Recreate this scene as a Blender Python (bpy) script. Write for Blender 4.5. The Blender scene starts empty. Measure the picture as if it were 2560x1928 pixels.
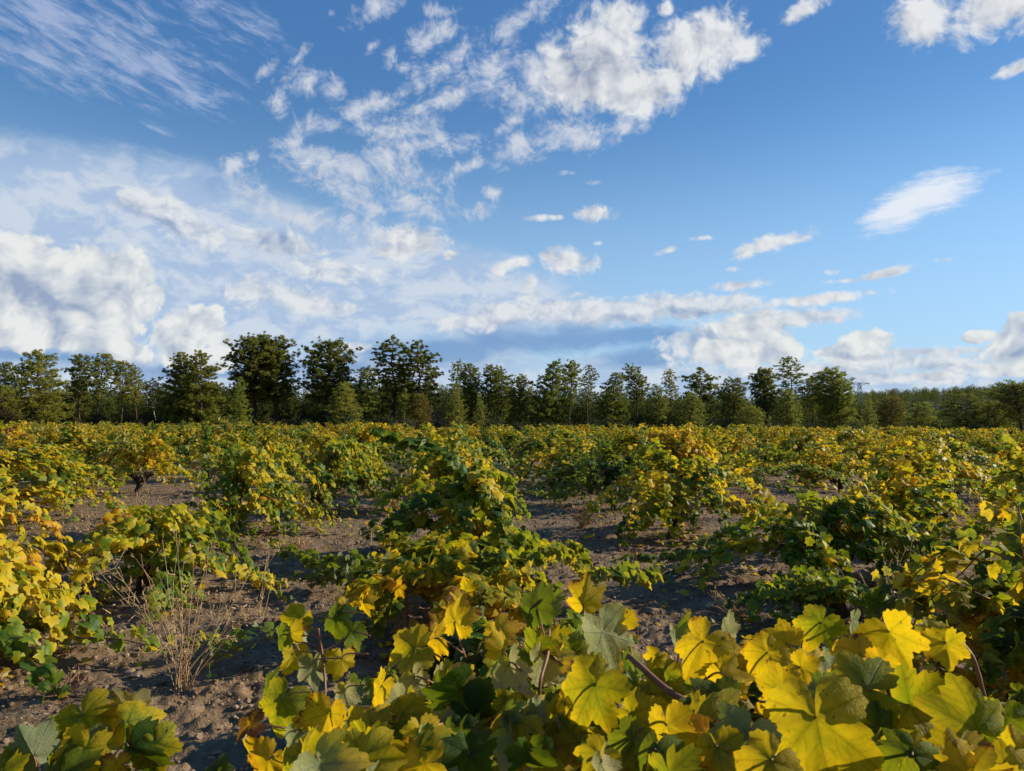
import bpy, math, random
import numpy as np
from mathutils import Vector, Matrix

sc = bpy.context.scene
COL = sc.collection
R = math.radians

# ------------------------------------------------------------------ camera
CAM_H, PITCH, ROLL, FPX = 1.5, R(2.71), R(0.35), 770.0
cam_data = bpy.data.cameras.new("camera")
cam = bpy.data.objects.new("camera", cam_data)
COL.objects.link(cam)
cam_data.sensor_width = 36.0
cam_data.lens = 36.0 * FPX / 1024.0
cam_data.clip_start, cam_data.clip_end = 0.05, 20000
cam_data.dof.use_dof = True
cam_data.dof.focus_distance = 7.0
cam_data.dof.aperture_fstop = 18.0
CAM_M = Matrix.Translation((0, 0, CAM_H)) @ Matrix.Rotation(R(90) + PITCH, 4, 'X') @ Matrix.Rotation(ROLL, 4, 'Z')
cam.matrix_world = CAM_M
sc.camera = cam
CR = np.array(CAM_M.to_3x3())

def ray(X, Y):                     # direction of a point of the 1024x771 photograph
    d = CR @ np.array([(X - 512.0) / FPX, (385.5 - Y) / FPX, -1.0])
    return d / np.linalg.norm(d)

def azel(X, Y):
    d = ray(X, Y)
    return math.atan2(d[0], d[1]), math.asin(d[2])

def at(X, Y, depth):               # world point seen at X, Y that lies `depth` metres ahead
    d = CR @ np.array([(X - 512.0) / FPX, (385.5 - Y) / FPX, -1.0])
    return np.array([0, 0, CAM_H]) + d * depth

# ------------------------------------------------------------------ sun, sky, exposure
SUN_AZ, SUN_EL = R(75), R(23)
SUN = np.array([math.sin(SUN_AZ) * math.cos(SUN_EL), math.cos(SUN_AZ) * math.cos(SUN_EL), math.sin(SUN_EL)])
sl = bpy.data.lights.new("sun", 'SUN')
sl.energy, sl.angle, sl.color = 5.0, R(0.53), (1.0, 0.91, 0.73)
so = bpy.data.objects.new("sun", sl)
so.rotation_euler = Vector(SUN).to_track_quat('Z', 'Y').to_euler()
so.location = (60, 10, 40)
COL.objects.link(so)
sc.view_settings.view_transform = 'Standard'
sc.view_settings.look = 'None'
sc.view_settings.exposure = 0.42
sc.view_settings.gamma = 1.0

class NT:                          # short-hand for building node trees
    def __init__(s, tree, dim='3D'): s.t = tree; s.dim = dim
    def n(s, typ, **kw):
        nd = s.t.nodes.new(typ)
        for k, v in kw.items(): setattr(nd, k, v)
        return nd
    def put(s, sock, v):
        if hasattr(v, 'is_output'): s.t.links.new(v, sock)
        elif isinstance(v, (tuple, list)) and len(v) == 3 and sock.type == 'RGBA': sock.default_value = (*v, 1)
        else: sock.default_value = v
    def m(s, op, a, b=None, c=None, clamp=False):
        nd = s.n('ShaderNodeMath', operation=op, use_clamp=clamp)
        for i, v in enumerate((a, b, c)):
            if v is not None: s.put(nd.inputs[i], v)
        return nd.outputs[0]
    def vm(s, op, a, b=None, scale=None):
        nd = s.n('ShaderNodeVectorMath', operation=op)
        s.put(nd.inputs[0], a)
        if b is not None: s.put(nd.inputs[1], b)
        if scale is not None: s.put(nd.inputs['Scale'], scale)
        return nd.outputs['Value' if op in ('DOT_PRODUCT', 'LENGTH', 'DISTANCE') else 'Vector']
    def xyz(s, x, y, z=0.0):
        nd = s.n('ShaderNodeCombineXYZ')
        for i, v in enumerate((x, y, z)): s.put(nd.inputs[i], v)
        return nd.outputs[0]
    def sep(s, v):
        nd = s.n('ShaderNodeSeparateXYZ'); s.put(nd.inputs[0], v); return nd.outputs
    def mapping(s, v, loc=(0, 0, 0), rot=(0, 0, 0), scale=(1, 1, 1), typ='POINT'):
        nd = s.n('ShaderNodeMapping', vector_type=typ)
        s.put(nd.inputs[0], v)
        nd.inputs['Location'].default_value = loc; nd.inputs['Rotation'].default_value = rot
        nd.inputs['Scale'].default_value = scale
        return nd.outputs[0]
    def noise(s, v, scale, detail=6, rough=0.55, dist=0.0, lac=2.0, col=False):
        nd = s.n('ShaderNodeTexNoise', noise_dimensions=s.dim)
        s.put(nd.inputs['Vector'], v); nd.inputs['Scale'].default_value = scale
        nd.inputs['Detail'].default_value = detail; nd.inputs['Roughness'].default_value = rough
        nd.inputs['Distortion'].default_value = dist; nd.inputs['Lacunarity'].default_value = lac
        return nd.outputs['Color' if col else 'Fac']
    def voro(s, v, scale, detail=2, rough=0.5, feature='F1', smooth=None):
        nd = s.n('ShaderNodeTexVoronoi', feature=feature, voronoi_dimensions=s.dim)
        s.put(nd.inputs['Vector'], v); nd.inputs['Scale'].default_value = scale
        if 'Detail' in nd.inputs: nd.inputs['Detail'].default_value = detail; nd.inputs['Roughness'].default_value = rough
        return nd.outputs['Distance']
    def mr(s, v, a, b, c=0.0, d=1.0, smooth=True):
        nd = s.n('ShaderNodeMapRange', interpolation_type='SMOOTHSTEP' if smooth else 'LINEAR')
        s.put(nd.inputs[0], v)
        for i, q in zip((1, 2, 3, 4), (a, b, c, d)): s.put(nd.inputs[i], q)
        return nd.outputs[0]
    def mix(s, f, a, b, mode='MIX'):
        nd = s.n('ShaderNodeMix', data_type='RGBA', blend_type=mode)
        s.put(nd.inputs[0], f); s.put(nd.inputs[6], a); s.put(nd.inputs[7], b)
        return nd.outputs[2]
    def ramp(s, f, stops):
        nd = s.n('ShaderNodeValToRGB'); s.put(nd.inputs[0], f)
        el = nd.color_ramp.elements
        while len(el) < len(stops): el.new(0.5)
        for e, (p, c) in zip(el, stops): e.position = p; e.color = (*c, 1)
        return nd.outputs[0]

world = bpy.data.worlds.new("World")
sc.world = world
world.use_nodes = True
world.cycles.sampling_method = 'MANUAL'; world.cycles.sample_map_resolution = 512
W = NT(world.node_tree, '2D')
world.node_tree.nodes.clear()

def build_sky():
    gen = W.n('ShaderNodeTexCoord').outputs['Generated']
    d = W.vm('NORMALIZE', gen)
    x, y, z = W.sep(d)
    q = W.xyz(W.m('ARCTAN2', x, y), W.m('ARCSINE', z), 0.0)      # azimuth, elevation
    sky = W.n('ShaderNodeTexSky', sky_type='NISHITA')
    sky.sun_disc = False
    sky.sun_elevation, sky.sun_rotation = SUN_EL, SUN_AZ
    sky.altitude, sky.air_density, sky.dust_density, sky.ozone_density = 600, 1.0, 0.2, 3.0
    skyc = sky.outputs[0]
    skyc = W.mix(1.0, skyc, SKY_TINT, 'MULTIPLY')

    def blobs(lst, vec, k=0.25):   # union of soft ellipses: X, Y, rx, ry (photo pixels), rotation in degrees (counter-clockwise), weight
        acc = None
        vec1 = W.vm('ADD', vec, (0, 0, 1))
        for b in lst:
            X, Y, rx, ry = b[:4]
            rot = R(b[4]) if len(b) > 4 else 0
            w = b[5] if len(b) > 5 else 1.0
            a, e = azel(X, Y)
            rx, ry = 1.35 * rx / FPX, 1.35 * ry / FPX
            c, sn = math.cos(rot), math.sin(rot)
            u = W.vm('DOT_PRODUCT', vec1, (c / rx, sn / rx, -(a * c + e * sn) / rx))
            v = W.vm('DOT_PRODUCT', vec1, (-sn / ry, c / ry, -(-a * sn + e * c) / ry))
            r2 = W.m('MULTIPLY_ADD', u, u, W.m('MULTIPLY', v, v) if w == 1 else W.m('MULTIPLY_ADD', v, v, (1 - w) ** 2))
            acc = r2 if acc is None else W.m('SMOOTH_MIN', acc, r2, 0.25)
        return W.m('SUBTRACT', 1.0, W.m('SQRT', W.m('MAXIMUM', acc, 0.0)), clamp=True)

    # warped noise fields shared by the layers
    wv = W.noise(q, 9.0, 3, 0.55, col=True)
    warp = W.vm('SCALE', W.vm('SUBTRACT', wv, (0.5, 0.5, 0.5)), scale=0.05)
    qw = W.vm('ADD', q, warp)
    LX, LY = 0.010, 0.008          # towards the sun (right and a little up)
    def puff(vec, sc1, det, bil=0.16):       # billowy noise
        n1 = W.noise(vec, sc1, det, 0.67)
        v1 = W.voro(vec, sc1 * 1.3, 2 if det > 4 else 0, 0.6)
        return W.m('ADD', W.m('MULTIPLY', n1, 0.85), W.m('MULTIPLY', W.m('SUBTRACT', 0.6, v1), bil))
    def fib(vec, sc1, det): return W.noise(vec, sc1, det, 0.62, 0.3)

    S = 1 / 0.15                   # the Background runs at strength 0.15 / 2 ** 0.42
    def rgb(r, g, b):              # sRGB 0-255 as seen -> emission
        f = lambda c: ((c / 255 + 0.055) / 1.055) ** 2.4 if c > 10 else c / 255 / 12.92
        return (S * f(r), S * f(g), S * f(b))
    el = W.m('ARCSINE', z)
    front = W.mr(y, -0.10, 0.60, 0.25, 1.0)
    skyc = W.mix(front, (0, 0, 0), skyc)  # sky behind the camera dimmed on purpose to weaken the fill light
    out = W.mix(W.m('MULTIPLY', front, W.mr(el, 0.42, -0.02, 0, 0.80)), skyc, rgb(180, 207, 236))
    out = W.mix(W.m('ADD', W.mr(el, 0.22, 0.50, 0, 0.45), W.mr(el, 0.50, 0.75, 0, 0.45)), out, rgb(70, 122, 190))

    # 1. cirrus wisps top left, drawn out along their own direction
    ci = blobs([(60, 20, 130, 40, -14), (120, 45, 120, 38, -16), (170, 80, 60, 16, -18), (195, 95, 28, 9, -20), (40, 60, 90, 22, -10), (225, 18, 70, 22, -12, .75),
                (60, 66, 50, 8, -8), (160, 128, 20, 6, -8, .6), (165, 160, 80, 10, -6, .5)], q, 0.4)
    qs = W.mapping(q, (0, 0, 0), (0, 0, R(16)), (1, 1, 1))
    qs = W.mapping(W.vm('ADD', qs, W.vm('SCALE', warp, scale=0.25)), (0, 0, 0), (0, 0, 0), (11, 42, 1))
    nci = W.noise(qs, 2.0, 9, 0.66, 0.25)
    aci = W.mr(W.m('ADD', W.m('MULTIPLY', ci, 0.75), W.m('MULTIPLY', W.m('SUBTRACT', nci, 0.5), 2.0)), 0.16, 1.05, 0, 0.56)
    aci = W.m('MULTIPLY', aci, W.mr(ci, 0.0, 0.35))
    out = W.mix(aci, out, rgb(196, 207, 232))

    # 2. broad thin veil low on the left
    ve = blobs([(40, 215, 190, 55, 0, .9), (160, 235, 170, 60, -5), (260, 285, 200, 65, -5), (400, 292, 190, 50, -6), (490, 305, 110, 30, -6, .9), (120, 175, 150, 26, -3, .45),
                (280, 375, 420, 30, 0, .8), (30, 300, 120, 80), (640, 390, 330, 26, 0, .6), (900, 385, 220, 22, 0, .5)], q, 0.4)
    nve = W.noise(W.mapping(qw, scale=(5, 11, 1)), 2.2, 9, 0.6)
    ave = W.mr(W.m('ADD', ve, W.m('MULTIPLY', W.m('SUBTRACT', nve, 0.5), 0.65)), 0.0, 0.58, 0, 0.90)
    ave = W.m('MULTIPLY', ave, W.mr(ve, 0.0, 0.25))
    nv2 = W.noise(W.mapping(qw, (3.1, 1.7, 0), scale=(7, 13, 1)), 2.4, 9, 0.6)
    vcol = W.mix(W.mr(nv2, 0.40, 0.62), rgb(172, 194, 224), rgb(208, 218, 231))
    out = W.mix(ave, out, vcol)

    # 3. blue-grey rain bases along the horizon
    da = blobs([(560, 340, 130, 17, 2), (640, 358, 70, 14), (450, 350, 130, 20, 3), (50, 357, 120, 8), (190, 372, 130, 10), (330, 366, 90, 9, 0, .7), (640, 335, 60, 12)], q, 0.4)
    nda = W.noise(W.mapping(qw, scale=(5, 16, 1)), 2.6, 7, 0.55)
    ada = W.mr(W.m('ADD', da, W.m('MULTIPLY', W.m('SUBTRACT', nda, 0.5), 1.1)), 0.08, 0.85, 0, 0.80)
    ada = W.m('MULTIPLY', ada, W.mr(da, 0.0, 0.2))
    out = W.mix(ada, out, rgb(112, 153, 202))

    # 4. heaped clouds: coverage by soft ellipses, edges by billowy noise, light from the right
    def heap(lst, scale, det, amp, lo, hi, lit, shade, amax, greys=None, flat=1.0, fine=0.6, bil=0.16):
        nonlocal out
        mk = blobs(lst, q)
        v0 = W.mapping(qw, scale=(1, flat, 1))
        n0 = puff(v0, scale, det, bil)
        n1 = puff(W.vm('ADD', v0, (LX * 1.2, LY * 1.2, 0)), scale, 3, bil)
        n2 = puff(v0, scale, 3, bil)
        n3 = W.noise(W.mapping(qw, (5.3, 2.1, 0), scale=(1, flat * 1.3, 1)), scale * 3.6, 5, 0.62)
        den = W.m('ADD', mk, W.m('MULTIPLY', W.m('SUBTRACT', n0, 0.47), amp))
        den = W.m('ADD', den, W.m('MULTIPLY', W.m('SUBTRACT', n3, 0.5), fine))
        al = W.mr(den, lo, hi, 0, amax)
        al = W.m('MULTIPLY', al, W.mr(mk, 0.0, 0.12))
        s = W.m('ADD', 0.74, W.m('MULTIPLY', W.m('SUBTRACT', n2, n1), 2.0))
        s = W.m('ADD', s, W.m('MULTIPLY', W.m('SUBTRACT', n0, 0.5), 0.3))
        if greys:
            gm = W.mr(blobs(greys, W.vm('ADD', q, W.vm('SCALE', warp, scale=0.9)), 0.4), 0.0, 0.95)
            s = W.m('SUBTRACT', s, W.m('MULTIPLY', gm, 0.62))
        s = W.m('ADD', s, W.m('MULTIPLY', W.m('SUBTRACT', n3, 0.5), 0.30))
        s = W.mr(s, -0.22, 0.95, 0, 1, False)
        out = W.mix(al, out, W.mix(s, shade, lit))

    # broken field of small flakes rising to the upper right
    heap([(305, 81, 26, 15, 20), (279, 103, 14, 16), (333, 90, 14, 12), (366, 107, 48, 12, 20), (312, 127, 38, 12, 25), (288, 143, 20, 7, 15),
          (341, 171, 66, 27, -10), (312, 160, 28, 20, 30), (387, 163, 42, 22), (399, 130, 48, 18, 5), (428, 145, 62, 13, 10), (414, 176, 42, 15, -10), (356, 200, 34, 18, -25),
          (414, 206, 50, 17, -14), (372, 207, 22, 9, -15), (479, 211, 19, 10), (492, 192, 11, 9), (450, 62, 44, 14, 35), (486, 75, 42, 28, 20), (418, 84, 15, 15),
          (457, 94, 62, 12, 20), (420, 110, 40, 8, 18), (506, 36, 17, 16), (528, 13, 30, 14, 25), (443, 29, 24, 14), (440, 11, 20, 9), (375, 9, 34, 12, 30),
          (374, 45, 12, 5, 45, .8), (418, 42, 18, 16, 0, .8), (403, 68, 9, 7), (330, 14, 9, 4, 25, .7), (300, 55, 20, 6, 45, .55), (265, 70, 20, 6, 40, .5), (392, 54, 10, 16, -20, .6),
          (515, 119, 28, 9, 35), (522, 146, 44, 18, 15), (466, 168, 30, 8, 25), (237, 163, 26, 9, 25), (228, 170, 8, 9), (250, 190, 20, 17, -35), (266, 206, 24, 15, -30), (300, 219, 46, 13, -10),
          (540, 70, 34, 26, 35), (525, 100, 28, 22), (560, 136, 56, 17, 12), (592, 140, 30, 14), (625, 126, 24, 9), (350, 222, 60, 14, -8, .8), (380, 240, 40, 14, 0, .8)],
         30.0, 10, 1.85, 0.02, 1.02, rgb(210, 216, 226), rgb(168, 185, 216), 0.92, None, 1.15)
    # main cumulus overhead, and the solid puffs
    heap([(606, 55, 52, 46), (622, 20, 26, 22), (632, 82, 62, 32), (578, 88, 46, 28), (690, 50, 52, 30, 15), (718, 38, 36, 24), (668, 80, 50, 20, 20), (640, 102, 50, 12), (560, 70, 30, 26),
          (740, 46, 24, 14), (665, 8, 9, 7), (805, 9, 24, 9, 15, .8), (925, 16, 34, 24, 0, .85), (1000, 8, 46, 24, 0, .9), (930, 35, 14, 9, 0, .7), (1016, 68, 18, 6, 10, .8),
          (410, 240, 40, 18, -5), (398, 252, 28, 9), (568, 262, 30, 14, -5), (548, 256, 12, 10), (518, 262, 20, 7, 12), (499, 270, 8, 8), (775, 241, 34, 9, 10), (748, 250, 16, 8, 20),
          (593, 214, 22, 9), (545, 218, 26, 4, 3, .5), (567, 174, 12, 4, 0, .5), (592, 183, 12, 4, 0, .5), (668, 250, 16, 4, 12, .5), (600, 243, 10, 3, 5, .45),
          (742, 285, 32, 6, 4, .9), (882, 274, 26, 5, 10), (852, 280, 24, 3, 2, .6), (822, 299, 54, 6, 4, .85), (870, 293, 8, 3, 0, .7), (945, 260, 10, 3, 0, .4), (834, 272, 11, 4, 0, .45), (576, 294, 16, 5, 10, .6), (449, 255, 9, 6),
          (702, 238, 14, 3, 0, .45), (733, 269, 9, 3, 0, .5), (530, 285, 9, 12, -10, .7)],
         20.0, 9, 1.25, 0.04, 0.62, rgb(231, 234, 236), rgb(150, 161, 184), 0.98, [(588, 76, 40, 24, 10), (575, 62, 18, 14), (395, 246, 26, 10, 0, .5), (640, 98, 40, 8, 5, .5)], 1.1)
    # smooth lens cloud on the right
    lens = blobs([(906, 205, 37, 17, 26), (934, 193, 34, 17, 12), (884, 214, 22, 6, 12), (975, 177, 26, 4, 8, .3)], q, 0.4)
    nl = W.noise(W.mapping(q, (0, 0, 0), (0, 0, R(-6)), (16, 70, 1)), 2.2, 8, 0.7)
    al = W.mr(W.m('ADD', lens, W.m('MULTIPLY', W.m('SUBTRACT', nl, 0.5), 1.0)), 0.02, 0.80, 0, 0.95)
    al = W.m('MULTIPLY', al, W.mr(lens, 0.0, 0.12))
    out = W.mix(al, out, rgb(232, 238, 247))
    # grey scraps and the bank half way down
    heap([(145, 202, 28, 16), (180, 222, 34, 16, -30), (206, 236, 20, 12, -25), (275, 242, 42, 14, -6), (300, 300, 50, 14, -8, .7), (335, 308, 24, 8, 0, .7), (250, 290, 30, 20, 0, .6), (330, 270, 60, 14, -5, .55),
          (560, 311, 44, 12, 2), (600, 312, 40, 14, 4), (640, 312, 36, 14), (500, 316, 40, 14, 10), (462, 322, 30, 10, 8, .8), (530, 300, 16, 12, 20, .8), (690, 308, 40, 16), (660, 304, 30, 12), (730, 305, 30, 12, 0, .8),
          (790, 318, 60, 9), (905, 362, 90, 9, 0, .8), (930, 352, 60, 5, 0, .8), (800, 372, 90, 9, 0, .8), (960, 366, 30, 7, 0, .8), (880, 378, 50, 6), (945, 378, 20, 6), (355, 347, 20, 5), (720, 345, 60, 30, 0, .75)],
         24.0, 9, 1.0, 0.05, 0.52, rgb(226, 230, 233), rgb(146, 167, 199), 0.93,
         [(135, 206, 18, 10), (168, 228, 26, 8, -30), (275, 243, 46, 16, 0, 1.2), (590, 326, 90, 8, 0, 1), (540, 327, 60, 8), (690, 318, 40, 8, 0, .9), (700, 345, 30, 14, 0, .7), (745, 352, 30, 7, 0, .7), (900, 368, 70, 4, 0, .7), (790, 378, 70, 5, 0, .6)], 1.25)
    # crisp cumulus low over the trees
    heap([(15, 258, 46, 22), (48, 270, 40, 20), (95, 264, 34, 20), (124, 274, 26, 24), (112, 300, 28, 26), (50, 300, 90, 40), (98, 322, 30, 20), (55, 332, 62, 18), (118, 348, 36, 11, -14), (20, 335, 50, 16), (155, 293, 9, 9),
          (180, 338, 26, 24), (206, 326, 20, 20), (224, 346, 15, 18), (200, 360, 40, 12), (755, 328, 40, 16), (765, 350, 40, 18), (725, 352, 30, 16), (865, 342, 26, 13), (850, 352, 38, 10), (980, 337, 17, 6), (1012, 345, 24, 20), (1018, 330, 13, 16), (1005, 370, 24, 7), (930, 376, 16, 5)],
         20.0, 9, 0.75, 0.13, 0.34, rgb(233, 236, 234), rgb(150, 168, 196), 0.97,
         [(40, 290, 66, 24, -4, .9), (75, 302, 44, 24, 0, .8), (15, 282, 30, 10), (40, 310, 60, 14, 0, .55), (700, 348, 24, 10, 0, .5), (760, 360, 40, 6, 0, .5), (860, 353, 44, 4), (980, 341, 18, 3), (1015, 352, 22, 9, 0, .8), (120, 356, 60, 5, 0, .5), (178, 352, 12, 14, 0, .5), (210, 344, 8, 12, 0, .4)], 1.15, .35, .34)
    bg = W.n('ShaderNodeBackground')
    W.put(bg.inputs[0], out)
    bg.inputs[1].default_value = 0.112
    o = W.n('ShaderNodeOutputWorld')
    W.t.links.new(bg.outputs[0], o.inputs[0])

SKY_TINT = (0.66, 0.91, 1.0)
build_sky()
# ------------------------------------------------------------------ object helpers
def tag(o, label=None, cat=None, group=None, kind=None):
    if label: o['label'] = label
    if cat: o['category'] = cat
    if group: o['group'] = group
    if kind: o['kind'] = kind
    return o

def link(name, me, mat=None, parent=None, loc=None):
    o = bpy.data.objects.new(name, me)
    COL.objects.link(o)
    if mat is not None and not me.materials: me.materials.append(mat)
    if parent is not None: o.parent = parent
    if loc is not None: o.location = loc
    return o

def empty(name, loc, rz=0.0):
    o = bpy.data.objects.new(name, None)
    COL.objects.link(o)
    o.location = loc; o.rotation_euler = (0, 0, rz); o.empty_display_size = 0.2
    return o

def mesh_np(name, V, F, smooth=True, attrs=None):
    """V (n,3); F (m,3) or (m,4) int; attrs: name -> (type, point array)"""
    me = bpy.data.meshes.new(name)
    V = np.ascontiguousarray(V, np.float32); F = np.ascontiguousarray(F, np.int32)
    k = F.shape[1]
    me.vertices.add(len(V)); me.vertices.foreach_set('co', V.ravel())
    me.loops.add(F.size); me.loops.foreach_set('vertex_index', F.ravel())
    me.polygons.add(len(F))
    me.polygons.foreach_set('loop_start', np.arange(0, F.size, k, dtype=np.int32))
    me.polygons.foreach_set('use_smooth', np.full(len(F), smooth, dtype=bool))
    for nm, (typ, arr) in (attrs or {}).items():
        at_ = me.attributes.new(nm, typ, 'POINT')
        at_.data.foreach_set('value' if typ == 'FLOAT' else 'vector', np.ascontiguousarray(arr, np.float32).ravel())
    me.update(calc_edges=True)
    return me

class Soup:                        # collects triangle pieces, then becomes ONE mesh
    def __init__(s): s.V, s.F, s.A, s.n = [], [], [], 0
    def add(s, V, F, A=None):
        V = np.asarray(V, float); s.V.append(V); s.F.append(np.asarray(F) + s.n); s.n += len(V)
        s.A.append(np.zeros((len(V), 3)) if A is None else A)
    def build(s, name, mat=None, parent=None, smooth=True, loc=None):
        V = np.concatenate(s.V)
        me = mesh_np(name, V, np.concatenate(s.F), smooth, {'uvt': ('FLOAT_VECTOR', np.concatenate(s.A))})
        return link(name, me, mat, parent, loc)

UP = np.array([0, 0, 1.0])
def unit(v, axis=-1): return v / np.maximum(np.linalg.norm(v, axis=axis, keepdims=True), 1e-9)

def tube(P, rad, sides=6, cap=True, rng=None, rough=0.0):
    """triangulated tube along the polyline P with radii rad"""
    P = np.asarray(P, float); n = len(P); rad = np.broadcast_to(np.asarray(rad, float), (n,))
    T = unit(np.gradient(P, axis=0))
    ref = np.array([0.3, 0.2, 1.0]) if abs(T[0][2]) < 0.8 else np.array([1.0, 0.2, 0.1])
    U = unit(np.cross(T, ref)); Wv = np.cross(T, U)
    th = np.linspace(0, 2 * np.pi, sides, endpoint=False)
    rr = rad[:, None] * (1 + (rng.uniform(-rough, rough, (n, sides)) if rng is not None and rough else 0))
    V = P[:, None] + rr[..., None] * (U[:, None] * np.cos(th)[None, :, None] + Wv[:, None] * np.sin(th)[None, :, None])
    V = V.reshape(-1, 3)
    i = np.arange(n - 1)[:, None] * sides; j = np.arange(sides)[None]; j2 = (j + 1) % sides
    a, b, c, d = i + j, i + j2, i + sides + j2, i + sides + j
    F = np.concatenate([np.stack([a, b, c], -1).reshape(-1, 3), np.stack([a, c, d], -1).reshape(-1, 3)])
    if cap:
        e = len(V); V = np.concatenate([V, P[-1:] + T[-1:] * rad[-1] * 0.7])
        k = (n - 1) * sides + np.arange(sides); k2 = (n - 1) * sides + (np.arange(sides) + 1) % sides
        F = np.concatenate([F, np.stack([k, k2, np.full(sides, e)], -1)])
    return V, F

def bez(p0, p1, p2, p3, n):
    t = np.linspace(0, 1, n)[:, None]
    return (1 - t) ** 3 * p0 + 3 * (1 - t) ** 2 * t * p1 + 3 * (1 - t) * t * t * p2 + t ** 3 * p3

# ------------------------------------------------------------------ 2-D gradient noise in numpy
_perm = np.random.default_rng(5).permutation(512)
_grad = unit(np.random.default_rng(6).normal(size=(512, 2)))
def perlin(x, y):
    xi, yi = np.floor(x).astype(int), np.floor(y).astype(int); xf, yf = x - xi, y - yi
    u, v = xf ** 3 * (xf * (xf * 6 - 15) + 10), yf ** 3 * (yf * (yf * 6 - 15) + 10)
    def g(a, b):
        h = _perm[(_perm[(xi + a) % 512] + yi + b) % 512]
        return _grad[h, 0] * (xf - a) + _grad[h, 1] * (yf - b)
    return (g(0, 0) * (1 - u) + g(1, 0) * u) * (1 - v) + (g(0, 1) * (1 - u) + g(1, 1) * u) * v

def gz(x, y):                      # broad shape of the soil that everything stands on
    x, y = np.asarray(x, float), np.asarray(y, float)
    near = np.exp(-(np.hypot(x, y) / 60.0) ** 2)
    return near * (0.07 * perlin(x / 4.3 + 11, y / 4.3 + 3) + 0.03 * perlin(x / 1.3, y / 1.3 + 7))

# ------------------------------------------------------------------ materials
def material(name):
    m = bpy.data.materials.new(name); m.use_nodes = True
    m.node_tree.nodes.clear()
    T = NT(m.node_tree)
    o = T.n('ShaderNodeOutputMaterial')
    return m, T, o

def attr(T, name):
    a = T.n('ShaderNodeAttribute'); a.attribute_name = name; return a

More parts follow.
